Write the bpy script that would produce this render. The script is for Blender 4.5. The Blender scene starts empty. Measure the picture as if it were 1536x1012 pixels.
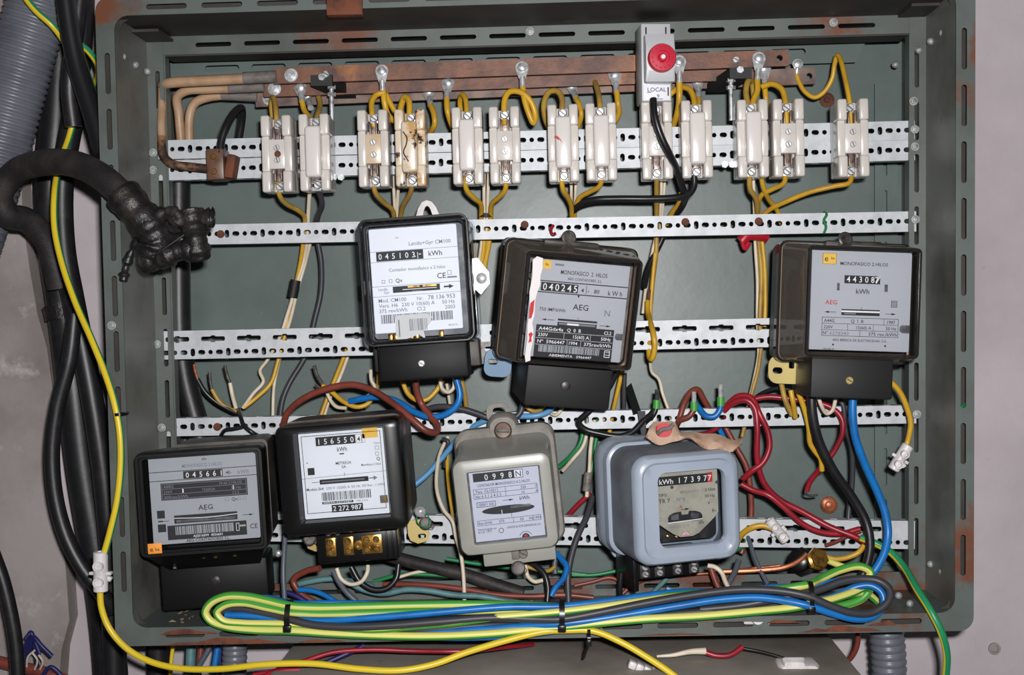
import bpy, bmesh, math, random
from mathutils import Matrix, Vector
random.seed(7)
R = math.radians
SC = bpy.context.scene
COL = SC.collection

# ------------------------------------------------------------------ camera, world, flash, exposure
CAM = Vector((0.0, -1.5, 0.0))          # back panel of the cabinet is the plane y = 0
FPX = 1900.0
cam_d = bpy.data.cameras.new('camera')
cam = bpy.data.objects.new('camera', cam_d); COL.objects.link(cam)
cam_d.sensor_width = 36; cam_d.sensor_fit = 'HORIZONTAL'
cam_d.lens = FPX / 1536 * 36
cam_d.clip_start = 0.05
CROT = Matrix.Rotation(R(2.0), 3, 'Z') @ Matrix.Rotation(R(90 - 1.5), 3, 'X') @ Matrix.Rotation(R(-0.75), 3, 'Z')
cam.matrix_world = Matrix.Translation(CAM) @ CROT.to_4x4()
SC.camera = cam

world = bpy.data.worlds.new('world'); SC.world = world
world.use_nodes = True
world.node_tree.nodes['Background'].inputs[0].default_value = (0.9, 0.95, 1.0, 1)
world.node_tree.nodes['Background'].inputs[1].default_value = 0.038

fl = bpy.data.lights.new('camera_flash', 'AREA'); fl.shape = 'RECTANGLE'
fl.size = 0.045; fl.size_y = 0.028; fl.energy = 21; fl.color = (1.0, 0.975, 0.97)
flo = bpy.data.objects.new('camera_flash', fl); COL.objects.link(flo)
flo.location = (0.05, -1.54, 0.065)
flo.rotation_euler = (Vector((0.03, 0, -0.02)) - flo.location).to_track_quat('-Z', 'Y').to_euler()

SC.view_settings.view_transform = 'Standard'
SC.view_settings.look = 'None'
SC.view_settings.exposure = 0.0
SC.view_settings.gamma = 1.0
SC.view_settings.use_curve_mapping = False

# ------------------------------------------------------------------ measuring helpers
def W(px, py, d):
    """world point at photo pixel (px, py), d millimetres in front of the cabinet's back panel"""
    v = CROT @ Vector(((px - 768) / FPX, -(py - 506) / FPX, -1))
    t = (-d * 0.001 - CAM.y) / v.y
    return CAM + v * t
def S(d):                                # metres per photo pixel at that depth
    return (1.5 - d * 0.001) / FPX

# ------------------------------------------------------------------ materials
MATS = {}
def lin(c):
    return tuple(((x / 255) / 12.92 if x / 255 <= 0.04045 else ((x / 255 + 0.055) / 1.055) ** 2.4) for x in c)
def mat(name, col, rough=0.5, metal=0.0, col2=None, sc2=40, th=(0.45, 0.65), col3=None, sc3=8, th3=(0.55, 0.7),
        bump=0.0, bsc=60, spec=0.5, coat=0.0):
    m = bpy.data.materials.new(name); m.use_nodes = True
    nt = m.node_tree; b = nt.nodes['Principled BSDF']
    b.inputs['Roughness'].default_value = rough; b.inputs['Metallic'].default_value = metal
    b.inputs['Specular IOR Level'].default_value = spec
    b.inputs['Coat Weight'].default_value = coat
    c = (*lin(col), 1)
    b.inputs['Base Color'].default_value = c
    m.diffuse_color = c
    tc = None
    def noise(scale, detail=5):
        n = nt.nodes.new('ShaderNodeTexNoise'); n.inputs['Scale'].default_value = scale
        n.inputs['Detail'].default_value = detail; n.inputs['Roughness'].default_value = 0.62
        nt.links.new(tc.outputs['Object'], n.inputs['Vector']); return n
    if col2 or col3 or bump:
        tc = nt.nodes.new('ShaderNodeTexCoord')
    last = None
    for cc, sc, t in ((col2, sc2, th), (col3, sc3, th3)):
        if not cc: continue
        n = noise(sc)
        rp = nt.nodes.new('ShaderNodeMapRange')
        rp.inputs['From Min'].default_value = t[0]; rp.inputs['From Max'].default_value = t[1]
        nt.links.new(n.outputs['Fac'], rp.inputs['Value'])
        mx = nt.nodes.new('ShaderNodeMix'); mx.data_type = 'RGBA'
        nt.links.new(rp.outputs['Result'], mx.inputs['Factor'])
        if last: nt.links.new(last, mx.inputs['A'])
        else: mx.inputs['A'].default_value = c
        mx.inputs['B'].default_value = (*lin(cc), 1)
        last = mx.outputs['Result']
    if last: nt.links.new(last, b.inputs['Base Color'])
    if bump:
        n = noise(bsc, 4); bp = nt.nodes.new('ShaderNodeBump')
        bp.inputs['Strength'].default_value = bump; bp.inputs['Distance'].default_value = 0.002
        nt.links.new(n.outputs['Fac'], bp.inputs['Height']); nt.links.new(bp.outputs['Normal'], b.inputs['Normal'])
    MATS[name] = m; return m
def clear(name, tint, ior=1.45, rough=0.04, dust=0.0, dcol=(120, 112, 104)):
    """thin clear plastic: tinted see-through with a Fresnel gloss"""
    m = bpy.data.materials.new(name); m.use_nodes = True
    nt = m.node_tree; nt.nodes.remove(nt.nodes['Principled BSDF'])
    out = nt.nodes['Material Output']
    t = nt.nodes.new('ShaderNodeBsdfTransparent'); t.inputs[0].default_value = (*tint, 1)
    g = nt.nodes.new('ShaderNodeBsdfGlossy'); g.inputs['Roughness'].default_value = rough
    f = nt.nodes.new('ShaderNodeFresnel'); f.inputs['IOR'].default_value = ior
    mx = nt.nodes.new('ShaderNodeMixShader')
    nt.links.new(f.outputs[0], mx.inputs[0]); nt.links.new(t.outputs[0], mx.inputs[1]); nt.links.new(g.outputs[0], mx.inputs[2])
    last = mx
    if dust:
        df = nt.nodes.new('ShaderNodeBsdfDiffuse'); df.inputs[0].default_value = (*lin(dcol), 1)
        m2 = nt.nodes.new('ShaderNodeMixShader'); m2.inputs[0].default_value = dust
        nt.links.new(mx.outputs[0], m2.inputs[1]); nt.links.new(df.outputs[0], m2.inputs[2]); last = m2
    nt.links.new(last.outputs[0], out.inputs[0])
    MATS[name] = m; return m

mat('plaster_white', (196, 187, 191), 0.9, col2=(174, 165, 169), sc2=3.5, th=(0.42, 0.72), col3=(120, 112, 115), sc3=38, th3=(0.68, 0.78), bump=0.35, bsc=70)
mat('plaster_grey', (164, 156, 154), 0.92, col2=(128, 120, 117), sc2=5, th=(0.4, 0.68), col3=(188, 180, 176), sc3=24, th3=(0.6, 0.75), bump=0.5, bsc=45)
mat('enamel', (98, 111, 108), 0.36, col2=(84, 96, 93), sc2=7, th=(0.4, 0.7), col3=(128, 138, 136), sc3=60, th3=(0.70, 0.74), bump=0.22, bsc=13, spec=0.36)
mat('enamel_dirty', (112, 114, 109), 0.42, col2=(70, 63, 58), sc2=9, th=(0.45, 0.75), col3=(92, 52, 36), sc3=17, th3=(0.68, 0.76), bump=0.15, bsc=30)
mat('enamel_rust', (84, 92, 89), 0.45, col2=(98, 56, 38), sc2=7, th=(0.56, 0.62), col3=(58, 56, 54), sc3=22, th3=(0.6, 0.75), bump=0.2, bsc=60)
mat('enamel_grime_shade', (58, 55, 52), 0.6, col2=(34, 28, 26), sc2=8, th=(0.35, 0.65), col3=(96, 58, 40), sc3=15, th3=(0.66, 0.72), bump=0.2, bsc=30)  # dark grimy enamel; behind the rim slots its darkness stands in for shade
mat('enamel_rim', (92, 100, 97), 0.42, col2=(76, 80, 77), sc2=10, th=(0.45, 0.7), col3=(108, 66, 46), sc3=6.5, th3=(0.575, 0.635))
mat('rust', (112, 62, 40), 0.8, col2=(74, 44, 34), sc2=50, bump=0.4, bsc=200)
mat('zinc', (196, 200, 204), 0.5, 0.12, col2=(176, 181, 186), sc2=60, th=(0.4, 0.7), col3=(150, 140, 132), sc3=20, th3=(0.7, 0.78))
mat('zinc_screw', (205, 210, 214), 0.35, 0.5, col2=(140, 140, 140), sc2=200)
mat('frame_zinc', (158, 164, 164), 0.5, 0.2, col2=(120, 122, 120), sc2=200)
mat('tin', (206, 208, 210), 0.3, 0.4, col2=(160, 158, 156), sc2=160)
mat('steel_dark', (88, 86, 84), 0.45, 0.6, col2=(50, 46, 44), sc2=120)
mat('copper_bar', (122, 84, 66), 0.5, 0.25, col2=(86, 62, 56), sc2=22, th=(0.4, 0.6), col3=(164, 108, 62), sc3=12, th3=(0.56, 0.7), bump=0.15, bsc=120)
mat('copper_bar_grey', (128, 108, 98), 0.5, 0.25, col2=(90, 72, 70), sc2=26, th=(0.4, 0.6), col3=(122, 78, 56), sc3=14, th3=(0.52, 0.64))
mat('copper', (176, 104, 70), 0.42, 0.45, col2=(120, 66, 44), sc2=90)
mat('porcelain', (210, 204, 198), 0.22, col2=(198, 192, 185), sc2=40, th=(0.4, 0.7), coat=0.2)
mat('porcelain_cap', (218, 212, 208), 0.2, coat=0.3)
mat('porcelain_aged', (206, 186, 160), 0.3, col2=(196, 168, 134), sc2=60)
mat('porcelain_burnt', (216, 202, 180), 0.3, col2=(196, 152, 92), sc2=45, th=(0.5, 0.62), col3=(58, 34, 22), sc3=70, th3=(0.6, 0.65))
mat('fuse_clip', (140, 126, 118), 0.4, 0.45, col2=(84, 66, 58), sc2=160)
mat('bakelite_brown', (104, 74, 56), 0.4, col2=(74, 46, 34), sc2=60)
mat('black_plastic', (20, 19, 20), 0.3, spec=0.4)
mat('black_cover', (19, 18, 19), 0.5, spec=0.2)
mat('black_dusty', (36, 33, 32), 0.5, col2=(88, 80, 72), sc2=22, th=(0.42, 0.7))
mat('black_matt', (24, 23, 25), 0.6)
mat('rubber', (26, 25, 28), 0.42, col2=(40, 38, 40), sc2=40, th=(0.5, 0.7), bump=0.1, bsc=60)
mat('rubber_dusty', (34, 31, 32), 0.6, col2=(60, 54, 52), sc2=30, th=(0.45, 0.7), bump=0.5, bsc=80)
mat('tape', (26, 24, 25), 0.42, col2=(56, 50, 47), sc2=45, th=(0.5, 0.7), bump=0.9, bsc=110)
mat('red_tape', (176, 24, 44), 0.35, bump=0.4, bsc=120)
mat('label_white', (232, 234, 240), 0.55)
mat('label_silver', (174, 178, 184), 0.5)
mat('label_grey', (160, 166, 170), 0.5)
mat('label_cool', (196, 198, 212), 0.5)
mat('label_dull', (168, 164, 150), 0.6, col2=(150, 146, 132), sc2=60)
mat('ink', (24, 24, 28), 0.6)
mat('ink_grey', (118, 120, 128), 0.6)
mat('ink_white', (232, 232, 232), 0.6)
mat('ink_red', (190, 36, 36), 0.6)
mat('ink_blue', (40, 44, 92), 0.6)
mat('sticker_yellow', (236, 190, 72), 0.6)
mat('sticker_orange', (240, 150, 48), 0.6)
mat('sticker_white', (206, 204, 200), 0.6)
mat('white_tape', (226, 220, 220), 0.4)
mat('brass', (196, 150, 74), 0.28, 0.85, col2=(120, 84, 40), sc2=150)
mat('brass_tab', (206, 186, 122), 0.35, 0.5)
mat('blue_zinc', (148, 176, 204), 0.3, 0.55)
mat('mech', (70, 72, 76), 0.5, 0.2, col2=(110, 110, 112), sc2=60)
mat('mech_dark', (30, 30, 34), 0.5, col2=(62, 60, 58), sc2=50)
mat('meter_grey', (154, 154, 147), 0.32, col2=(142, 142, 135), sc2=12, th=(0.45, 0.7), coat=0.2)
mat('meter_grey_dusty', (138, 136, 128), 0.6, col2=(112, 106, 100), sc2=30, th=(0.4, 0.65))
mat('meter_blue', (158, 169, 184), 0.32, col2=(146, 157, 173), sc2=10, th=(0.45, 0.7), coat=0.25)
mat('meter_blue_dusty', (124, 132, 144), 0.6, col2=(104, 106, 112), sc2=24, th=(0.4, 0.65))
mat('plastic_grey', (184, 186, 190), 0.4)
mat('plastic_white', (218, 214, 214), 0.4, col2=(196, 192, 192), sc2=60)
mat('button_red', (196, 30, 58), 0.35)
mat('button_red_dark', (150, 20, 44), 0.35)
mat('paper_tape', (188, 158, 136), 0.7, col2=(164, 130, 108), sc2=26, th=(0.45, 0.65), bump=0.3, bsc=60)
mat('paint_red', (196, 70, 76), 0.7)
mat('conduit_grey', (108, 111, 121), 0.35, col2=(94, 96, 105), sc2=20)
mat('lower_box', (160, 154, 146), 0.6, col2=(130, 122, 112), sc2=5, th=(0.4, 0.65), col3=(92, 82, 72), sc3=14, th3=(0.66, 0.76))
mat('debris', (150, 130, 104), 0.9, col2=(110, 80, 54), sc2=80)
mat('lead', (92, 88, 86), 0.55, 0.4, col2=(60, 56, 54), sc2=150)
mat('w_yellow', (206, 162, 42), 0.38, col2=(186, 142, 44), sc2=30)
mat('w_yellow_old', (178, 144, 62), 0.45, col2=(150, 116, 56), sc2=30)
mat('w_white', (218, 206, 186), 0.42, col2=(198, 184, 160), sc2=30)
mat('w_tan', (184, 152, 122), 0.45, col2=(162, 130, 100), sc2=30)
mat('w_burnt', (140, 104, 72), 0.7, col2=(52, 34, 26), sc2=40, th=(0.42, 0.55), bump=0.6, bsc=200)
mat('w_red', (152, 30, 44), 0.36, col2=(126, 24, 38), sc2=30)
mat('w_blue', (22, 114, 190), 0.36, col2=(20, 98, 166), sc2=30)
mat('w_blue_pale', (92, 150, 196), 0.4)
mat('w_navy', (34, 34, 92), 0.45)
mat('w_brown', (128, 62, 50), 0.4, col2=(106, 52, 42), sc2=30)
mat('w_black', (28, 28, 31), 0.34)
mat('w_grey', (82, 88, 98), 0.42)
mat('w_charcoal', (58, 58, 64), 0.45)
mat('w_teal', (92, 132, 136), 0.45, col2=(76, 108, 114), sc2=30)
mat('w_green', (34, 122, 72), 0.4)
mat('yg_yellow', (218, 215, 116), 0.38)
mat('yg_green', (72, 156, 62), 0.38)
mat('yg_yellow2', (222, 194, 44), 0.36)
mat('yg_green2', (36, 140, 92), 0.38)
mat('heatshrink', (122, 116, 112), 0.35, col2=(92, 86, 84), sc2=60, bump=0.3, bsc=120)
clear('clear_plastic', (0.93, 0.95, 0.98))
clear('smoky_plastic', (0.84, 0.81, 0.77), dust=0.30, dcol=(150, 140, 130))
mat('mech_light', (128, 122, 114), 0.6, col2=(84, 80, 76), sc2=45, th=(0.42, 0.62))
clear('smoky_top', (0.8, 0.78, 0.75), dust=0.7, dcol=(140, 130, 120))
clear('smoky_front', (0.965, 0.965, 0.975))
clear('dark_plastic_clear', (0.34, 0.33, 0.33), dust=0.10, dcol=(110, 106, 104))
clear('window_glass', (0.95, 0.96, 0.97))

# ------------------------------------------------------------------ mesh helpers
def rrect(w, h, r, n=5, cx=0, cz=0):
    pts = []
    r = min(r, w / 2 - 1e-6, h / 2 - 1e-6)
    for (sx, sz, a0) in ((1, 1, 0), (-1, 1, 90), (-1, -1, 180), (1, -1, 270)):
        for i in range(n + 1):
            a = R(a0 + 90 * i / n)
            pts.append((cx + sx * (w / 2 - r) + r * math.cos(a), cz + sz * (h / 2 - r) + r * math.sin(a)))
    return pts
_bc = {}
def bevbox(sx, sy, sz, b, seg=2):
    k = (round(sx, 3), round(sy, 3), round(sz, 3), b, seg)
    if k not in _bc:
        bm = bmesh.new(); bmesh.ops.create_cube(bm, size=1)
        bmesh.ops.scale(bm, vec=(sx, sy, sz), verts=bm.verts)
        if b > 0:
            bmesh.ops.bevel(bm, geom=bm.edges[:], offset=b, segments=seg, profile=0.5, affect='EDGES', clamp_overlap=True)
        bm.verts.index_update()
        _bc[k] = ([v.co.copy() for v in bm.verts], [[v.index for v in f.verts] for f in bm.faces]); bm.free()
    return _bc[k]

class MB:
    """collects shapes; sizes in millimetres unless scale = 1"""
    def __init__(s, scale=0.001): s.v = []; s.f = []; s.m = []; s.k = scale
    def add(s, vs, fs, mi=0, M=None):
        o = len(s.v)
        s.v += [(M @ Vector(p)) if M else Vector(p) for p in vs]
        s.f += [[i + o for i in f] for f in fs]; s.m += [mi] * len(fs); return s
    def box(s, c, size, b=0, mi=0, rot=None, seg=2):
        vs, fs = bevbox(*size, b, seg)
        M = Matrix.Translation(c)
        if rot: M = M @ rot.to_4x4()
        return s.add(vs, fs, mi, M)
    def loft(s, loops, cap0=True, cap1=True, mi=0, M=None, closed=False):
        """loops: lists of 3-D points of equal length; order so that outward normals follow"""
        n = len(loops[0]); vs = [p for L in loops for p in L]; fs = []
        k = len(loops)
        for a in range(k if closed else k - 1):
            b = (a + 1) % k
            for i in range(n):
                j = (i + 1) % n
                fs.append([a * n + i, a * n + j, b * n + j, b * n + i])
        if not closed:
            if cap0: fs.append(list(range(n))[::-1])
            if cap1: fs.append([(k - 1) * n + i for i in range(n)])
        return s.add(vs, fs, mi, M)
    def rl(s, specs, cap0=True, cap1=True, mi=0, closed=False, n=5):
        """loft of rounded rectangles: (w, h, r, y[, cx, cz])"""
        return s.loft([[(x, q[3], z) for x, z in rrect(q[0], q[1], q[2], n, *(q[4:6] if len(q) > 4 else (0, 0)))] for q in specs], cap0, cap1, mi, None, closed)
    def cyl(s, p0, p1, r0, r1=None, n=12, mi=0, caps=True):
        p0 = Vector(p0); p1 = Vector(p1); r1 = r0 if r1 is None else r1
        d = (p1 - p0).normalized(); a = d.orthogonal().normalized(); b = d.cross(a)
        L = [[p + (a * math.cos(2 * math.pi * i / n) + b * math.sin(2 * math.pi * i / n)) * r for i in range(n)] for p, r in ((p0, r0), (p1, r1))]
        return s.loft(L, caps, caps, mi)
    def lathe(s, prof, p0, axis, n=16, mi=0):
        """prof: (radius, distance along axis)"""
        d = Vector(axis).normalized(); a = d.orthogonal().normalized(); b = d.cross(a); p0 = Vector(p0)
        L = [[p0 + d * t + (a * math.cos(2 * math.pi * i / n) + b * math.sin(2 * math.pi * i / n)) * max(r, 1e-4) for i in range(n)] for r, t in prof]
        return s.loft(L, True, True, mi)
    def prism(s, poly, y0, y1, mi=0):
        """polygon (x, z) counter-clockwise as seen from the front, from depth y0 (back) to y1 (front)"""
        return s.loft([[(x, y0, z) for x, z in poly], [(x, y1, z) for x, z in poly]], True, True, mi)
    def screw(s, c, r, h, mi=0, ms=1, slot=True, ang=30):
        """slotted screw head facing -y"""
        x, y, z = c
        s.lathe([(r, 0), (r, h * 0.6), (r * 0.8, h)], (x, y, z), (0, -1, 0), 14, mi)
        if slot:
            s.box((x, y - h, z), (r * 1.5, 0.3, r * 0.28), 0, ms, Matrix.Rotation(R(ang), 3, 'Y'))
        return s
    def tube(s, pts, r, n=10, mi=0, stripe=None, sub=6, twist=0.0, phase=0.0, cap=True):
        P = spline(pts, sub)
        rr = [r] * len(P) if not callable(r) else [r(i / (len(P) - 1)) for i in range(len(P))]
        t = (P[1] - P[0]).normalized(); a = t.orthogonal().normalized()
        ref = Vector((0, -1, 0))
        a = (ref - t * ref.dot(t)); a = a.normalized() if a.length > 1e-4 else t.orthogonal().normalized()
        L = []; acc = phase
        for i, p in enumerate(P):
            t2 = (P[min(i + 1, len(P) - 1)] - P[max(i - 1, 0)]).normalized()
            a = (a - t2 * a.dot(t2)).normalized(); b = t2.cross(a)
            if i: acc += twist * (P[i] - P[i - 1]).length
            L.append([p + (a * math.cos(acc + 2 * math.pi * k / n) + b * math.sin(acc + 2 * math.pi * k / n)) * rr[i] for k in range(n)])
        o = len(s.f)
        s.loft(L, cap, cap, mi)
        if stripe:
            cnt = 0
            for k in range(o, len(s.f)):
                if len(s.f[k]) == 4 and n > 4:
                    if cnt % n in stripe: s.m[k] = mi + 1
                    cnt += 1
        return s
    def mesh(s, name, mats, sharp=40):
        me = bpy.data.meshes.new(name)
        me.from_pydata([tuple(v * s.k) for v in s.v], [], s.f)
        for m in (mats if isinstance(mats, (list, tuple)) else [mats]): me.materials.append(MATS[m])
        if isinstance(mats, (list, tuple)): me.polygons.foreach_set('material_index', s.m)
        me.validate()
        bm = bmesh.new(); bm.from_mesh(me); bmesh.ops.recalc_face_normals(bm, faces=bm.faces); bm.to_mesh(me); bm.free()
        me.polygons.foreach_set('use_smooth', [True] * len(me.polygons))
        me.set_sharp_from_angle(angle=R(sharp)); me.update()
        return me
    def build(s, name, mats, parent=None, sharp=40):
        if parent is None and s.k == 1:              # put the origin of a free thing at its middle
            lo = [min(v[i] for v in s.v) for i in range(3)]; hi = [max(v[i] for v in s.v) for i in range(3)]
            c = Vector([(lo[i] + hi[i]) / 2 for i in range(3)])
            s.v = [v - c for v in s.v]
        else: c = None
        o = bpy.data.objects.new(name, s.mesh(name, mats, sharp)); COL.objects.link(o)
        if parent: o.parent = parent
        if c: o.location = c
        return o
def spline(pts, sub):
    P = [Vector(p) for p in pts]
    if len(P) < 3 or sub <= 1: return P
    out = []
    for i in range(len(P) - 1):
        p0 = P[i - 1] if i else P[0] * 2 - P[1]; p1 = P[i]; p2 = P[i + 1]
        p3 = P[i + 2] if i + 2 < len(P) else P[-1] * 2 - P[-2]
        # centripetal-like tangents limit overshoot
        d1 = max((p1 - p0).length, 1e-6) ** 0.5; d2 = max((p2 - p1).length, 1e-6) ** 0.5; d3 = max((p3 - p2).length, 1e-6) ** 0.5
        m1 = ((p2 - p1) / d2 - (p2 - p0) / (d1 + d2) + (p1 - p0) / d1) * d2
        m2 = ((p3 - p2) / d3 - (p3 - p1) / (d2 + d3) + (p2 - p1) / d2) * d2
        for k in range(sub):
            t = k / sub; t2 = t * t; t3 = t2 * t
            out.append(p1 * (2 * t3 - 3 * t2 + 1) + m1 * (t3 - 2 * t2 + t) + p2 * (-2 * t3 + 3 * t2) + m2 * (t3 - t2))
    out.append(P[-1]); return out
def plate(polys, th):
    """flat plate with holes, 2-D curve fill -> (verts, faces) with x, z in plane and thickness along y"""
    cu = bpy.data.curves.new('tmp', 'CURVE'); cu.dimensions = '2D'; cu.fill_mode = 'BOTH'; cu.extrude = th / 2
    for p in polys:
        sp = cu.splines.new('POLY'); sp.points.add(len(p) - 1); sp.use_cyclic_u = True
        for i, (x, z) in enumerate(p): sp.points[i].co = (x, z, 0, 1)
    ob = bpy.data.objects.new('tmp', cu)
    me = ob.to_mesh()
    vs = [(v.co.x, -v.co.z, v.co.y) for v in me.vertices]; fs = [list(p.vertices) for p in me.polygons]
    ob.to_mesh_clear(); bpy.data.objects.remove(ob); bpy.data.curves.remove(cu)
    # weld the doubled rim of the fill so that normals follow
    idx = {}; remap = []; nv = []
    for v in vs:
        k = (round(v[0], 4), round(v[1], 4), round(v[2], 4))
        if k not in idx: idx[k] = len(nv); nv.append(v)
        remap.append(idx[k])
    nf = []
    for f in fs:
        g = [remap[i] for i in f]
        if len(set(g)) == len(g): nf.append(g)
    return nv, nf
_tx = {}
def textmesh(st):
    if st not in _tx:
        cu = bpy.data.curves.new('tmp', 'FONT'); cu.body = st; cu.resolution_u = 2; cu.size = 1; cu.offset = 0.007
        ob = bpy.data.objects.new('tmp', cu); me = ob.to_mesh()
        _tx[st] = ([v.co.copy() for v in me.vertices], [list(p.vertices) for p in me.polygons])
        ob.to_mesh_clear(); bpy.data.objects.remove(ob); bpy.data.curves.remove(cu)
    return _tx[st]

# ------------------------------------------------------------------ scene-tree helpers
def tag(o, label, cat, group=None, kind=None):
    o['label'] = label; o['category'] = cat
    if group: o['group'] = group
    if kind: o['kind'] = kind
    return o
def thing(name, label, cat, loc=(0, 0, 0), rot=None, group=None):
    o = bpy.data.objects.new(name, None); COL.objects.link(o); o.empty_display_size = 0.02
    o.matrix_world = Matrix.Translation(loc) @ (rot.to_4x4() if rot else Matrix.Identity(4))
    return tag(o, label, cat, group)
def facing(roll=0, yaw=0, pitch=0):
    """roll: counter-clockwise as the photo shows it; yaw: turned to face right; pitch: turned to face down"""
    return Matrix.Rotation(R(yaw), 3, 'Z') @ Matrix.Rotation(R(pitch), 3, 'X') @ Matrix.Rotation(R(-(roll - 0.75)), 3, 'Y')
def struct(o): o['kind'] = 'structure'; return o
STRIPE = (0, 1, 2, 3)
def wire(name, label, m, r, pts, cat='wire', group=None, n=10, sub=6, twist=0.0, phase=0.0, rfun=None):
    """pts: (photo x, photo y, mm in front of back panel); r in photo pixels at the mean depth"""
    d = sum(p[2] for p in pts) / len(pts); k = S(d)
    mb = MB(1)
    rr = (lambda t: rfun(t) * k) if rfun else r * k
    P = [W(*p) for p in pts]
    if isinstance(m, (list, tuple)):
        mb.tube(P, rr, 12, 0, stripe=(0, 1, 2, 3, 4, 5), sub=sub, twist=twist, phase=phase)
    else: mb.tube(P, rr, n, 0, sub=sub)
    o = mb.build(name, m)
    return tag(o, label, cat, group)
def attach(mb, name, mats, parent, sharp=40, label=None):
    """part of a free (unrotated) thing, given in world metres"""
    c = parent.location.copy(); mb.v = [v - c for v in mb.v]
    o = mb.build(name, mats, parent, sharp)
    if label: o['label'] = label
    return o

# ================================================================== the wall
mb = MB(1); mb.box((0, 0.062, 0), (3.2, 0.1, 2.4))
struct(mb.build('wall_back', 'plaster_white'))
# thicker coat of grey plaster on the left, with a ragged edge
edge = [(50, -700), (40, -300), (44, -60), (46, 60), (30, 200), (34, 330), (44, 400), (56, 470), (70, 520), (80, 590), (76, 640), (74, 700), (80, 760), (94, 800), (99, 860), (104, 930), (92, 975), (86, 1060), (96, 1300), (80, 1700)]
poly = [W(x, y, 16) for x, y in edge]
poly = [(p.x, p.z) for p in poly]
mb = MB(1); mb.prism([(-1.2, poly[0][1])] + [(-1.2, poly[-1][1])] + poly[::-1], 0.012, -0.016)
struct(mb.build('wall_left', 'plaster_grey'))
# anchor hole in the right part of the wall: a recessed collar
for (x, y, r, nm) in ((1491, 972, 9, 'wall plug'),):
    mb = MB(1); c = W(x, y, -12); k = S(-12)
    mb.lathe([(r * k, 0), (r * k, 0.003), (r * k * 0.62, 0.003), (r * k * 0.55, 0.0005)], c, (0, -1, 0), 14)
    o = mb.build('wall_plug', 'plaster_grey'); tag(o, 'small round grey plug in the pale wall right of the cabinet', 'wall plug')

# ================================================================== lower metal box under the cabinet
t = thing('lower_metal_box', 'dusty grey metal box standing out below the meter cabinet', 'metal box', (0, 0, -0.376))
mb = MB(); mb.box((2.5, -145, -100), (601, 310, 200), 3); mb.build('housing', 'lower_box', t)
mb = MB(); mb.box((2.5, -303, -60), (590, 4, 3), 1); mb.build('lid_seam', 'steel_dark', t)

# ================================================================== the cabinet
IN = [W(171, 24, 200), W(1434, -14, 200), W(1432, 918, 200), W(200, 941, 200)]      # inner corners TL TR BR BL
CW, CH = 850.0, 630.0
def F(x, z, d):
    """cabinet millimetres (x from left, z from bottom of the opening) -> world at depth d"""
    u = x / CW; v = z / CH
    top = IN[0].lerp(IN[1], u); bot = IN[3].lerp(IN[2], u)
    p = bot.lerp(top, v); return Vector((p.x, -d * 0.001, p.z))
cab = thing('meter_cabinet', 'open grey-green steel cabinet with slotted rusty frame holding seven electricity meters', 'cabinet', (IN[3].lerp(IN[2], 0.5).x, 0, IN[3].z))
CL = cab.location.copy()
def cabpart(name, vs, fs, m, sharp=35):
    mb = MB(1); mb.add([v - CL for v in vs], fs); return mb.build(name, m, cab, sharp)
def slab(name, a, b, c, e, th, m):
    """quad a b c e thickened along its normal"""
    n = (b - a).cross(c - a).normalized() * th
    vs = [a, b, c, e, a - n, b - n, c - n, e - n]
    return cabpart(name, vs, [[0, 1, 2, 3], [7, 6, 5, 4], [0, 4, 5, 1], [1, 5, 6, 2], [2, 6, 7, 3], [3, 7, 4, 0]], m)
slab('back_panel', F(0, 0, 0), F(CW, 0, 0), F(CW, CH, 0), F(0, CH, 0), 0.002, 'enamel')
slab('side_panel', F(0, 0, 0), F(0, CH, 0), F(0, CH, 200), F(0, 0, 200), 0.002, 'enamel_dirty')
slab('side_panel', F(CW, 0, 0), F(CW, 0, 200), F(CW, CH, 200), F(CW, CH, 0), 0.002, 'enamel_dirty')
slab('top_panel', F(0, CH, 0), F(CW, CH, 0), F(CW, CH, 200), F(0, CH, 200), 0.002, 'enamel_grime_shade')
slab('bottom_panel', F(0, 0, 0), F(0, 0, 200), F(CW, 0, 200), F(CW, 0, 0), 0.002, 'enamel_rust')
def warp(vs, d):
    return [F(v[0], v[2], d - v[1]) for v in vs]
FW = 19.0
def slot(cx, cz, L, w, vert=False, n=4):
    return rrect(w, L, w / 2, n, cx, cz) if vert else rrect(L, w, w / 2, n, cx, cz)
polys = [rrect(CW + 2 * FW, CH + 2 * FW, 14, 5, CW / 2, CH / 2), rrect(CW, CH, 14, 4, CW / 2, CH / 2)]
def along(L, pitch, margin):
    n = int((L - 2 * margin) / pitch); o = (L - n * pitch) / 2
    return [o + pitch * i for i in range(n + 1)]
for z in along(CH, 57, 40):
    polys += [slot(-FW / 2 + 1.5, z, 42, 5.5, True), slot(CW + FW / 2 - 1.5, z, 42, 5.5, True)]
for x in along(CW, 57, 45):
    polys += [slot(x, -FW / 2 + 1.5, 42, 5.5), slot(x, CH + FW / 2 - 1.5, 42, 5.5)]
vs, fs = plate(polys, 2.0)
cabpart('front_rim', warp(vs, 200), fs, 'enamel_rim')
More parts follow.
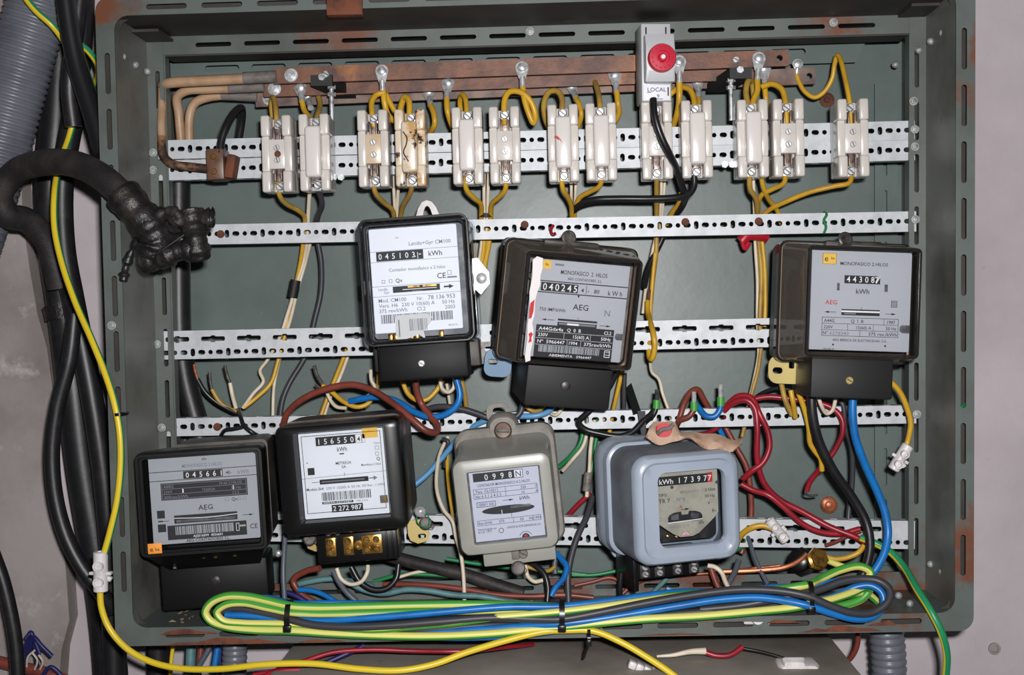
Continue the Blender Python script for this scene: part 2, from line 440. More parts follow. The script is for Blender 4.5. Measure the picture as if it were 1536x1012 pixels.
# turned-back lip around the rim
lo = [(x + CW / 2, z + CH / 2) for x, z in rrect(CW + 2 * FW, CH + 2 * FW, 14, 5)]
li = [(x + CW / 2, z + CH / 2) for x, z in rrect(CW + 2 * FW - 3, CH + 2 * FW - 3, 13, 5)]
mb = MB(1); mb.loft([[F(x, z, 199) - CL for x, z in lo], [F(x, z, 182) - CL for x, z in lo], [F(x, z, 182) - CL for x, z in li], [F(x, z, 199) - CL for x, z in li]], closed=True)
mb.build('rim_lip', 'enamel_rust', cab)
mb = MB(1); lx2 = [(x + CW / 2, z + CH / 2) for x, z in rrect(CW + 1, CH + 1, 14, 5)]
mb.loft([[F(x, z, 183) - CL for x, z in lo], [F(x, z, 183) - CL for x, z in lx2], [F(x, z, 182) - CL for x, z in lx2], [F(x, z, 182) - CL for x, z in lo]], closed=True)
mb.build('slot_shade_ring', 'enamel_grime_shade', cab)  # ring added behind the slots, coloured dark to imitate shade inside them
# inner slotted frame that carries the rails
UW = 18.0
def member(name, x0, z0, x1, z1, d, m, holes, lip):
    vs, fs = plate([[(x0, z0), (x1, z0), (x1, z1), (x0, z1)]] + holes, 2.0)
    o = cabpart(name, warp(vs, d), fs, m)
    return o
member('upright', 0, 0, UW, CH, 96, 'enamel_rim', [slot(UW * 0.62, z, 42, 5, True) for z in along(CH, 57, 40)], 0)
member('upright', CW - UW, 0, CW, CH, 96, 'enamel_rim', [slot(CW - UW * 0.55, z, 42, 5, True) for z in along(CH, 57, 40)], 0)
member('crossbar', UW, CH - 20, CW - UW, CH, 95, 'enamel_rim', [slot(x, CH - 10, 40, 5) for x in along(CW, 54, 50)], 0)
member('crossbar', UW, 0, CW - UW, 20, 95, 'enamel_rust', [slot(x, 10, 40, 5) for x in along(CW, 54, 50)], 0)
# folded returns of the frame members
slab('upright_return', F(UW, 0, 95), F(UW, CH, 95), F(UW, CH, 80), F(UW, 0, 80), 0.0015, 'enamel_rim')
slab('upright_return', F(CW - UW, 0, 95), F(CW - UW, CH, 95), F(CW - UW, CH, 80), F(CW - UW, 0, 80), 0.0015, 'enamel_rim')
slab('crossbar_return', F(UW, CH - 20, 94), F(CW - UW, CH - 20, 94), F(CW - UW, CH - 20, 60), F(UW, CH - 20, 60), 0.0015, 'enamel_grime_shade')
# raised fold along the back panel's top and sides with embossed long slots
vs, fs = plate([[(6, CH - 38), (CW - 60, CH - 38), (CW - 45, CH - 8), (6, CH - 8)]] + [slot(x, CH - 24, 40, 7) for x in along(CW - 70, 54, 40)], 1.5)
cabpart('panel_fold', warp(vs, 30), fs, 'enamel')
vs, fs = plate([[(CW - 34, 10), (CW - 8, 10), (CW - 8, CH - 60), (CW - 34, CH - 60)]] + [slot(CW - 22, z, 44, 4, True) for z in along(CH - 80, 60, 40)], 1.5)
cabpart('panel_fold', warp(vs, 12), fs, 'enamel')
# corner gussets with weld studs
for (u, corner) in ((0, 0), (1, 1)):
    x0 = 0 if u == 0 else CW; sx = 1 if u == 0 else -1
    slab('corner_gusset', F(x0 + sx * 1, CH - 3, 30), F(x0 + sx * 1, CH - 3, 150), F(x0 + sx * 30, CH - 3, 150), F(x0 + sx * 30, CH - 3, 30), 0.003, 'enamel_grime_shade')
studs = [(184, 85, 172), (203, 97, 140), (221, 107, 110), (1378, 75, 96), (1396, 62, 120), (1414, 49, 150), (1343, 97, 40)]
studs += [(1396, 846, 120), (1413, 857, 150), (1348, 893, 150), (1365, 905, 170), (212, 878, 150)]
for x, y, d in studs:
    mb = MB(1); c = W(x, y, d); k = S(d)
    mb.lathe([(5.5 * k, 0), (5 * k, 0.0015), (3 * k, 0.003), (0.0001, 0.0034)], c - CL, (0, -1, 0.15), 12)
    mb.build('weld_stud', 'frame_zinc', cab)
scr = [(230, 229), (230, 255), (236, 516), (243, 641), (1370, 152), (1372, 194), (1372, 220), (1373, 329), (1375, 621), (1250, 34), (795, 47), (168, 488)]
for i, (x, y) in enumerate(scr):
    d = 98; c = W(x, y, d) - CL; k = S(d)
    mb = MB(1)
    if i == 11: c = W(x, y, 202) - CL
    mb.lathe([(6.3 * k, 0), (6.3 * k, 0.0012), (4.2 * k, 0.0013), (4.2 * k, 0.0035), (2.4 * k, 0.0038), (2.2 * k, 0.0025)], c, (0, -1, 0), 14)
    mb.build('frame_screw', 'frame_zinc', cab)
# rusty catch plate on the top rim
mb = MB(1); c = W(517, 8, 203) - CL
mb.box(c, (0.037, 0.004, 0.020), 0.001); mb.box(c + Vector((0, 0.006, -0.009)), (0.037, 0.012, 0.002), 0.0005)
mb.build('catch_plate', 'rust', cab)
# rust flakes and rosettes on the back panel
for x, y, r in ((1240, 150, 11), (1243, 757, 13)):
    mb = MB(1); c = W(x, y, 1) - CL; k = S(0)
    mb.lathe([(r * k, 0), (r * k, 0.002), (r * 0.7 * k, 0.004), (r * 0.45 * k, 0.004), (r * 0.4 * k, 0.006), (0.0002, 0.007)], c, (0, -1, 0), 14)
    mb.build('back_bolt', 'rust' if y < 400 else 'copper', cab)
# flaking rust on the rims
rn = random.Random(4)
def rust_scale(x0, x1, lo, hi, d=201.4):
    top = []; bot = []
    n = max(4, int((x1 - x0) / 14))
    for i in range(n + 1):
        x = x0 + (x1 - x0) * i / n; e = min(i, n - i) / (n / 2); yb = 969.5 - (x - 200) * 0.0203
        top.append((x, yb - lo - (hi - lo) * (0.3 + 0.7 * rn.random()) * min(1, e * 2))); bot.append((x, yb - lo + 0.5))
    poly = top + bot[::-1]
    a = [W(x, y, d - .6) - CL for x, y in poly]; b = [W(x, y, d) - CL for x, y in poly]
    mb = MB(1); mb.loft([a, b]); mb.build('rust_scale', 'rust', cab)
for q in ((236, 442, 1, 12), (238, 330, 17, 26), (446, 520, 1, 6), (1196, 1322, 1, 11), (1150, 1200, 16, 22), (1300, 1345, 9, 18), (690, 760, 1, 4), (960, 1060, 1, 5)): rust_scale(*q)
# debris lying on the cabinet floor
mb = MB(1)
for i in range(60):
    x = random.uniform(20, CW - 30); d = random.uniform(105, 190)
    if i < 26: x = random.uniform(30, 110)
    p = F(x, 0, d); s = random.uniform(0.002, 0.006)
    q = [p + Vector((random.uniform(-s, s), random.uniform(-s, s), random.uniform(0, s * 0.8))) for _ in range(4)]
    mb.add(q, [[0, 1, 2], [0, 2, 3], [0, 3, 1], [1, 3, 2]])
o = mb.build('plaster_crumbs', 'debris'); tag(o, 'scattered plaster crumbs and flakes on the cabinet floor', 'debris', kind='stuff')

# ================================================================== perforated rails
def rail(label, x0, y0, x1, y1, h_px, double=False, d=92, xa=None):
    """front-face centre line from (x0, y0) to (x1, y1) in the photo; h_px its height there"""
    a = W(x0, y0, d); b = W(x1, y1, d); L = (b - a).length * 1000; h = h_px * S(d) * 1000
    ang = math.atan2(b.z - a.z, b.x - a.x)
    rot = Matrix.Rotation(-ang, 3, 'Y')
    t = thing('mounting_rail', label, 'rail', (a + b) / 2, rot, 'perforated mounting rails')
    holes = []
    n = int(L / 10.05); zrow = 0 if not double else -h * 0.27
    if not double: zrow = h * 0.02
    for i in range(n):
        x = -L / 2 + 7 + 10.05 * i; k = i % 4
        if x > L / 2 - 5: break
        if k in (0, 2): holes.append(slot(x, zrow, 8.2, 5.4, n=3))
        elif k == 1: holes.append(rrect(5.4, 5.4, 2.69, 2, x, zrow))
        else: holes.append(slot(x, zrow, 9, 5.2, True, n=3))
    if double:
        x = -L / 2 + 20
        while x < L / 2 - 16:
            z = h * 0.20; w2, hh, bb = 13.5, 2.6, 3.8
            holes.append([(x + w2, z - 1.5), (x + w2, z + 1.5), (x + w2 - 1.5, z + hh), (x + 3, z + hh), (x + 2, z + bb), (x - 2, z + bb), (x - 3, z + hh), (x - w2 + 1.5, z + hh),
                          (x - w2, z + 1.5), (x - w2, z - 1.5), (x - w2 + 1.5, z - hh), (x - 3, z - hh), (x - 2, z - bb), (x + 2, z - bb), (x + 3, z - hh), (x + w2 - 1.5, z - hh)])
            x += 40.5
    vs, fs = plate([[(-L / 2, -h / 2), (L / 2, -h / 2), (L / 2, h / 2), (-L / 2, h / 2)]] + holes, 1.6)
    mb = MB(); mb.add(vs, fs); mb.build('web', 'zinc', t, 30)
    for s in (1, -1):
        lip = []
        vs, fs = plate([[(-L / 2, -8), (L / 2, -8), (L / 2, 8), (-L / 2, 8)]] + [slot(-L / 2 + 12 + 20 * i, -1, 9, 3, n=2) for i in range(int((L - 20) / 20))], 1.4)
        mb = MB(); mb.add([(v[0], v[2] + 7.5, s * (h / 2 - 0.7) + v[1]) for v in vs], fs)
        mb.build('flange', 'zinc', t, 30)
    return t
rail('upper half of the double perforated rail behind the white fuse holders', 236, 225, 1372, 195.5, 28.5)
rail('lower half of the double perforated rail behind the white fuse holders', 236, 256, 1372, 225, 30)
rail('narrow perforated rail just above the upper row of meters', 238, 353, 1374, 332, 30)
rail('wide perforated rail behind the upper meters with long keyhole slots', 240, 518, 1374, 494, 43, True)
rail('narrow perforated rail between the upper and lower meter rows', 240, 641, 1374, 621, 27)
rail('lowest wide perforated rail behind the lower row of meters', 244, 789, 1372, 802, 42, True)
# rusty bolts through the rails are parts of nothing else: small things
for i, (x, y, w) in enumerate(((331, 351, 'beside the taped cable splice'), (787, 337, 'above the white cased meter'), (1028, 333, 'in the rail above bare panel'), (1138, 332, 'by the red tape'), (326, 640, 'above the lowest left meter'))):
    mb = MB(1); c = W(x, y, 93); k = S(93)
    mb.lathe([(6 * k, 0), (6 * k, 0.001), (4.6 * k, 0.0028), (0.0002, 0.003)], c, (0, -1, 0), 14)
    o = mb.build('rusty_rivet', 'rust'); tag(o, 'rusty round rivet in a rail ' + w, 'rivet', 'rusty rivets')

# ================================================================== busbars
def bar(label, x0, y0, x1, y1, h_px, d, m, holes):
    a = W(x0, y0, d); b = W(x1, y1, d); L = (b - a).length * 1000; h = h_px * S(d) * 1000
    t = thing('busbar', label, 'busbar', (a + b) / 2, Matrix.Rotation(-math.atan2(b.z - a.z, b.x - a.x), 3, 'Y'), 'copper busbars')
    vs, fs = plate([[(-L / 2, -h / 2), (L / 2, -h / 2), (L / 2, h / 2), (-L / 2, h / 2)]] + [rrect(7, 7, 3.49, 3, L * q, 0) for q in holes], 5)
    mb = MB(); mb.add(vs, fs); mb.build('bar', m, t, 30); return t, L, h
b1, L1, h1 = bar('front copper busbar, uppermost and longest of the three stacked bars', 412, 114, 1183, 87, 24, 96, 'copper_bar', [0.482])
b2, L2, h2 = bar('middle copper busbar, showing below the front one', 396, 134, 1150, 107, 24, 74, 'copper_bar', [])
b3, L3, h3 = bar('rear copper busbar, lowest of the three stacked bars', 384, 149, 1222, 114, 24, 52, 'copper_bar_grey', [0.49])
for t, L, h, d, xs in ((b1, L1, h1, 96, (437, 489, 1104)), (b2, L2, h2, 74, (412,)), (b3, L3, h3, 52, (404,))):
    inv = t.matrix_world.inverted()
    for x in xs:
        y = {96: 114 - (x - 412) * 0.035, 74: 134 - (x - 396) * 0.036, 52: 149 - (x - 384) * 0.042}[d]
        p = inv @ W(x, y, d + 2.6) * 1000; mb = MB()
        if x in (437, 412, 404): mb.lathe([(7.5, 0), (7.5, 1.5), (4.8, 1.6), (4.8, 5), (2.5, 5.2), (2.5, 7)], p, (0, -1, 0), 14)
        else: mb.screw(p, 4, 2.6)
        mb.build('bolt', ['zinc_screw', 'steel_dark'], t)
# insulator brackets with threaded rods
for x, y0, y1, lab in ((505, 132, 205, 'black busbar support with threaded rod near the left fuse holders'), (1090, 122, 186, 'black busbar support with threaded rod near the right fuse holders')):
    t = thing('busbar_support', lab, 'bracket', W(x, y0, 60), None, 'busbar supports')
    mb = MB(); s = 1 if x < 800 else -1
    mb.loft([[(-22 * s, -40, 8), (2 * s, -40, 8), (2 * s, -40, -4), (-22 * s, -40, -4)], [(-2 * s, 0, -2), (22 * s, 0, -2), (22 * s, 0, -12), (-2 * s, 0, -12)]]); mb.build('insulator', 'black_matt', t)
    L = (W(x, y0, 88) - W(x, y1, 88)).length * 1000
    mb = MB(); mb.lathe([(2.4 + 0.35 * (i % 2), -L + L * i / 40) for i in range(41)], (0, -34, -2), (0, 0, 1), 10); mb.build('threaded_rod', 'zinc_screw', t)
    for q in (-1, -9):
        mb = MB(); mb.cyl((0, -34, q - 2), (0, -34, q - 6), 5, n=6); mb.build('nut', 'zinc_screw', t)
    q = (W(x + 2, y1 + 61, 96) - t.location) * 1000
    for i in range(2):
        mb = MB(); mb.cyl(q + Vector((i * 8 - 4, 0, 0)), q + Vector((i * 8 - 4, -5, 0)), 4, n=6); mb.build('nut', 'zinc_screw', t)
    mb = MB(); mb.cyl((-9 * s, -30, 5), (-9 * s, -44, 5), 4, n=6); mb.build('nut', 'zinc_screw', t)

# ================================================================== fuse holders
def fuse_meshes():
    D = {}
    mb = MB(); mb.box((0, -12, 0), (31, 24, 80), 1.5)
    for sx in (-1, 1):
        for sz in (-1, 1):
            mb.box((sx * 11.4, -32, sz * 30), (10, 26, 23), 2.4, seg=3)
        mb.box((sx * 12.2, -28, 0), (8.8, 26, 38), 1.6)
    D['base'] = mb.mesh('base', 'porcelain'); 
    D['base_burnt'] = mb.mesh('base', 'porcelain_burnt')
    mb = MB()
    for s in (-1, 1):
        mb.box((s * 3.4, -30, 22), (1.2, 16, 14), 0.3); mb.box((s * 5, -26, 22), (0.8, 10, 18), 0.2)
    mb.box((0, -24.5, 26), (10, 1.5, 24), 0.3)
    D['clip'] = mb.mesh('clip', 'fuse_clip')
    mb = MB(); mb.screw((0, -26, 34), 4.4, 4.5, ang=40); mb.box((0, -25.5, 34), (9, 2, 10), 0.5); D['terminal'] = mb.mesh('terminal_screw', ['zinc_screw', 'steel_dark'])
    mb = MB(); mb.box((0, -31, 0), (17, 17, 32), 1.0); D['insert'] = mb.mesh('insert', 'porcelain')
    D['insert_aged'] = mb.mesh('insert', 'porcelain_aged')
    mb = MB(); mb.screw((0, -39.4, 6.6), 3.4, 2.2, ang=70); D['screw'] = mb.mesh('insert_screw', ['zinc_screw', 'steel_dark'])
    mb = MB(); mb.box((0, -41, 0), (17, 26, 55), 3.2, seg=3); D['cap'] = mb.mesh('fuse_cap', 'porcelain_cap')
    D['cap_burnt'] = mb.mesh('fuse_cap', 'porcelain_burnt')
    return D
FD = fuse_meshes()
def fp(name, me, parent, flip=False):
    o = bpy.data.objects.new(name, FD[me]); COL.objects.link(o); o.parent = parent
    if flip: o.rotation_euler = (0, math.pi, 0)
    return o
FUSES = [(414, 230, 'o', 'leftmost open white porcelain fuse holder, two screws and no cap'),
         (471, 228, 'c', 'capped white fuse holder, second from the left'),
         (559, 222, 'a', 'open fuse holder with a yellowed insert, third from the left'),
         (615, 221, 'b', 'scorched brown-stained fuse holder with a burnt cap'),
         (701, 218, 'c', 'capped white fuse holder right of the scorched one'),
         (757, 217, 'o', 'open fuse holder, sixth from the left, showing four bright screws'),
         (845, 214, 'r', 'capped white fuse holder with a red mark on the cap'),
         (902, 212, 'c', 'capped white fuse holder right of the red-marked one'),
         (986, 210, 'o', 'open fuse holder below the red push button, crossed by a black wire'),
         (1046, 208, 'c', 'capped fuse holder right of the one crossed by the black wire'),
         (1130, 207, 'c', 'capped fuse holder, third from the right end'),
         (1184, 206, 'o', 'open fuse holder, second from the right end'),
         (1281, 206, 'o', 'open fuse holder standing alone at the right end')]
for x, y, kind, lab in FUSES:
    rot = facing(1.5)
    loc = W(x, y, 138) - rot @ Vector((0, -0.045, 0))
    t = thing('fuse_holder', lab, 'fuse holder', loc, rot, 'porcelain fuse holders in a row')
    fp('base', 'base_burnt' if kind == 'b' else 'base', t)
    for f in (False, True):
        fp('clip', 'clip', t, f); fp('terminal_screw', 'terminal', t, f)
    if kind in 'oa':
        fp('insert', 'insert_aged' if kind == 'a' else 'insert', t)
        fp('insert_screw', 'screw', t); fp('insert_screw', 'screw', t, True)
        if lab.startswith('leftmost'):
            mb = MB(); mb.lathe([(4, 0), (3, 0.6), (0.2, 0.7)], (0.5, -39.3, 0), (0, -1, 0), 12); mb.build('scorch_mark', 'rust', t)
    else:
        c = fp('fuse_cap', 'cap_burnt' if kind == 'b' else 'cap', t)
        if kind == 'r':
            mb = MB(); mb.prism([(-9, 5), (-4, 1), (-5, 4), (-1, -2), (-3, 3), (-6, 6), (-8.5, 7)], -53.6, -54.3); mb.build('red_mark', 'ink_red', c)
        if kind == 'b':
            mb = MB(); mb.tube([(-6, -54, 16), (-2, -54.2, 9), (-3, -54, 2), (-6, -54, -6), (-1, -54, -16)], 0.8, 6); mb.build('crack', 'bakelite_brown', c)
# ================================================================== electricity meters
INKS = ['ink', 'ink_white', 'ink_grey', 'ink_red', 'sticker_yellow', 'sticker_orange', 'brass', 'mech', 'sticker_white', 'ink_blue', 'white_tape', 'label_silver']
BK, WH, GR, RD, YE, OR, GO, ME, SW, BL, WT, LS = range(12)
class Label:
    """print on a flat plate: u right, v down, in photo pixels from the plate's top left corner"""
    def __init__(s, x0, z0, y, k): s.x0, s.z0, s.y, s.k = x0, z0, y, k; s.mb = MB(); s.n = 0
    def P(s, u, v): return (s.x0 + u * s.k, s.z0 - v * s.k)
    def rect(s, u0, v0, u1, v1, m=BK, lift=0.15, new=None):
        a = s.P(u0, v1); b = s.P(u1, v0); y = s.y - lift
        mb = new or s.mb
        mb.add([(a[0], y, a[1]), (b[0], y, a[1]), (b[0], y, b[1]), (a[0], y, b[1])], [[0, 1, 2, 3]], m); return s
    def poly(s, pts, m=BK, lift=0.15):
        s.mb.add([(s.P(u, v)[0], s.y - lift, s.P(u, v)[1]) for u, v in pts][::-1], [list(range(len(pts)))], m); return s
    def line(s, u0, v0, u1, v1, w=0.8, m=BK, lift=0.15):
        dx, dy = u1 - u0, v1 - v0; L = math.hypot(dx, dy); nx, ny = -dy / L * w / 2, dx / L * w / 2
        return s.poly([(u0 + nx, v0 + ny), (u0 - nx, v0 - ny), (u1 - nx, v1 - ny), (u1 + nx, v1 + ny)][::-1], m, lift)
    def frame(s, u0, v0, u1, v1, w=0.7, m=BK, lift=0.15):
        s.rect(u0, v0, u1, v0 + w, m, lift); s.rect(u0, v1 - w, u1, v1, m, lift); s.rect(u0, v0, u0 + w, v1, m, lift); s.rect(u1 - w, v0, u1, v1, m, lift); return s
    def text(s, st, u, v, h, m=BK, al='l', sx=1.0, lift=0.3, width=None):
        vs, fs = textmesh(st); sc = h / 0.69 * s.k
        xs = [p.x for p in vs]; w = max(xs) - min(xs)
        if width: sx = width * s.k / (w * sc)
        o = {'l': 0, 'c': w * sc * sx / 2, 'r': w * sc * sx}[al]
        x0, z0 = s.P(u, v)
        s.mb.add([(x0 + (p.x - min(xs)) * sc * sx - o, s.y - lift, z0 + p.y * sc) for p in vs], fs, m); return s
    def digits(s, st, u, v, h, pitch, m=WH, lift=0.3):
        for i, c in enumerate(st):
            if c != ' ': s.text(c, u + pitch * i, v, h, m, 'c', 0.9, lift)
        return s
    def bars(s, u0, v0, u1, v1, m=BK, lift=0.25, seed=1):
        rn = random.Random(seed); u = u0
        while u < u1:
            w = rn.choice((0.5, 0.5, 0.9, 1.3)); s.rect(u, v0, min(u + w, u1), v1, m, lift); u += w + rn.choice((0.5, 0.6, 1.0, 1.4))
        return s
    def arrow(s, u0, u1, v, m=BK, h=1.6):
        d = 1 if u1 > u0 else -1
        s.line(u0, v, u1 - 4 * d, v, 0.8, m); s.poly([(u1, v), (u1 - 7 * d, v - h), (u1 - 7 * d, v + h)][::(1 if d > 0 else -1)], m); return s
    def done(s, parent, name='printed_lettering'): return s.mb.build(name, INKS, parent)
def meter(name, label, px, py, d, depth, roll, yaw=0, pitch=0):
    rot = facing(roll, yaw, pitch)
    loc = W(px, py, d) - rot @ Vector((0, -depth * 0.001, 0))
    return thing(name, label, 'electricity meter', loc, rot, 'electricity meters')
def part(mb, name, m, t, sharp=40, label=None):
    o = mb.build(name, m, t, sharp)
    if label: o['label'] = label
    return o
def plate_part(t, name, w, h, cx, cz, y, m, th=1.2, r=1.5):
    mb = MB(); mb.rl([(w, h, r, y + th, cx, cz), (w, h, r, y, cx, cz)], n=2); return part(mb, name, m, t)
def ring(t, name, w, h, r, y0, y1, bw, m):
    mb = MB(); mb.rl([(w, h, r, y0), (w, h, r, y1 + 1.2), (w - 1.6, h - 1.6, r - 0.8, y1), (w - bw * 2 + 1.2, h - bw * 2 + 1.2, max(r - bw, 1), y1), (w - bw * 2, h - bw * 2, max(r - bw, 0.8), y1 + 1), (w - bw * 2, h - bw * 2, max(r - bw, 0.8), y0)], closed=True)
    return part(mb, name, m, t)
def tabplate(t, name, poly, holes, y, m, th=1.5, label=None):
    vs, fs = plate([poly] + holes, th); mb = MB(); mb.add([(v[0], v[1] + y, v[2]) for v in vs], fs)
    return part(mb, name, m, t, 30, label)
def seal(t, x, y, z, r=7, m='lead'):
    mb = MB(); mb.lathe([(r * 0.8, 0), (r, 1), (r, 3.5), (r * 0.8, 4.5), (r * 0.55, 4.2), (0.1, 4)], (x, y, z), (0.15, -1, 0.2), 16); part(mb, 'lead_seal', m, t)
    mb = MB(); mb.tube([(x + r * 0.5, y + 2, z), (x + r * 1.1, y + 5, z - 3), (x + r, y + 8, z - 7), (x - 2, y + 9, z - 5)], 0.5, 5); part(mb, 'seal_wire', 'copper', t)

# ---------------------------------------------------------------- clear cased meter with white label
K1 = S(205) * 1000
m1 = meter('electricity_meter', 'clear-cased meter with bright white label and white hanging hook, upper row left', 624, 420, 205, 97, 4.0, 0, -1.5)
w, h = 168 * K1, 193 * K1
mb = MB(); mb.rl([(w - 4, h - 4, 8, 0), (w - 2, h - 2, 8, -40)]); part(mb, 'base_housing', 'mech', m1)
mb = MB(); mb.rl([(w + 6, h + 2, 9, -34), (w + 6, h + 2, 9, -44), (w - 1, h - 1, 9, -46), (w - 1, h - 1, 9, -92), (w - 5, h - 5, 8, -97)], True, True); part(mb, 'clear_cover', 'clear_plastic', m1)
ring(m1, 'dark_edge_ring', w, h, 10, -92, -97.5, 2.4, 'black_plastic')  # added black ring, imitating the dark refraction at the clear cover's edges
ring(m1, 'inner_rim', w - 7, h - 7, 8, -82, -90, 3.0, 'dark_plastic_clear')
mb = MB(); mb.rl([(w - 16, h - 16, 4, -42), (w - 16, h - 16, 4, -74)]); part(mb, 'register_frame', 'mech', m1)
lw, lh = 134 * K1, 159 * K1; lx, lz = -2.0, 2.2
dial = plate_part(m1, 'dial_plate', lw, lh, lx, lz, -80, 'label_white')
L = Label(lx - lw / 2, lz + lh / 2, -80, K1)
L.text('ms', 40, 16, 3, GR).text('Landis+Gyr CM100', 124, 28, 5.6, GR, 'r')
L.line(0, 34.5, 134, 34.5, .6, GR).line(0, 50.5, 134, 50.5, .6, GR)
L.rect(9, 35, 81, 49.5, BK).digits('045103', 15, 46.5, 8.4, 10.2).text('.', 68, 46, 8, WH).text('-', 76, 45, 9, WH, 'c').text('|', 72.5, 46, 7, WH, 'c')
L.text('kWh', 89, 46, 7.5, BK)
L.text('Contador monofasico a 2 hilos', 70, 66, 5, GR, 'c', width=86)
L.frame(15, 78, 20, 83, .7, GR).frame(26, 77.5, 31, 83, .7, GR).text('Qv', 36, 83, 6, BK).text('CE', 100, 81, 8, BK).frame(116, 70, 122, 77, .7, GR).rect(115, 79, 130, 81.5, GR)
L.line(0, 87.5, 134, 87.5, .6, GR).line(0, 103, 134, 103, .6, GR)
L.text('Landis', 9, 94, 4, GR).text('Gyr', 17, 99, 4, GR)
L.rect(31, 89, 103, 98.5, BK).rect(54, 89.6, 72, 92, GO, .3).rect(77, 89.6, 98, 92, GO, .3).rect(46, 94, 98, 95, WH, .3).rect(60, 97, 76, 98.5, ME, .3)
L.rect(109, 93, 117, 95.5, BK).poly([(117, 90.6), (117, 97.6), (124, 94.2)][::-1])
L.text('Mod. CM100', 8, 112, 5.6, GR).text('Nr.', 67, 112, 5.2, GR).text('78 136 953', 125, 112, 6.4, GR, 'r')
L.text('Vers. H6', 8, 120, 5.6, GR).text('230 V', 43, 120, 5.6, GR).text('10(60) A', 66, 120, 5.6, GR).text('50 Hz', 124, 120, 5.6, GR, 'r')
L.text('375 rev/kWh', 8, 128, 5.6, GR).text('Cl.2', 66, 128, 5.6, GR).text('2003', 124, 128, 5.6, GR, 'r')
L.bars(10, 131, 120, 144.5, seed=3)
L.text('MADE IN', 126, 154, 2.4, GR, 'r')
L.done(dial)
mb = MB(); s3 = [(33, 133), (80, 133), (88, 138), (86, 146), (80, 152), (74, 160), (76, 172), (66, 164), (54, 168), (34, 173), (31, 160)]
mb.prism([L.P(u, v) for u, v in s3][::-1], -80.5, -81.6); st = part(mb, 'torn_sticker', 'sticker_white', m1)
L2 = Label(L.x0, L.z0, -81.6, K1); L2.bars(53, 140, 80, 158, GR, seed=9); L2.rect(36, 140, 38, 166, GR); L2.done(st, 'sticker_bars')
for u in (22, 30, 54, 62, 100):
    mb = MB(); p = L.P(u, 166); mb.box((p[0], -74, p[1]), (5, 8, 8), 1); part(mb, 'terminal_stud', 'brass', m1)
mb = MB(); mb.box((0, -40, -h / 2 - 17), (137 * K1, 80, 40), 3); part(mb, 'terminal_cover', 'black_cover', m1)
mb = MB(); mb.box((0, -20, -h / 2 - 12), (166 * K1, 40, 30), 2); part(mb, 'terminal_block', 'black_dusty', m1)
mb = MB(); mb.screw((-2, -80, -h / 2 - 20), 3.6, 2); part(mb, 'cover_screw', ['zinc_screw', 'steel_dark'], m1)
arch = [(-15, 0), (-9, 13), (-5, 17.5), (0, 19), (5, 17.5), (9, 13), (15, 0)]
tabplate(m1, 'hanging_hook', [(8 + x * 1.1, h / 2 - 2 + z * 1.45) for x, z in arch], [[(8 + x * .4, h / 2 + 6 + z * .7) for x, z in arch]], -6, 'plastic_white', 3)
tabplate(m1, 'seal_tab', [(w / 2 - 2, 22), (w / 2 + 4, 22), (w / 2 + 15, 6), (w / 2 + 15, -6), (w / 2 + 5, -17), (w / 2 - 2, -10)], [], -38, 'tin', 2)
mb = MB(); mb.lathe([(6, 0), (6, 3), (3, 4.5), (.2, 4.6)], (w / 2 + 7, -39, 0), (0, -1, 0), 14); part(mb, 'lead_seal', 'tin', m1)
mb = MB(); mb.box((-w / 2 - 3, -42, -2), (8, 10, 18), 2); part(mb, 'side_catch', 'tin', m1)
tabplate(m1, 'fixing_foot', [(w / 2 - 12, -h / 2 - 26), (w / 2 + 16, -h / 2 - 26), (w / 2 + 16, -h / 2 - 2), (w / 2 - 12, -h / 2 - 2)], [rrect(10, 5, 2.4, 3, w / 2 + 8, -h / 2 - 10)], -8, 'steel_dark', 3)

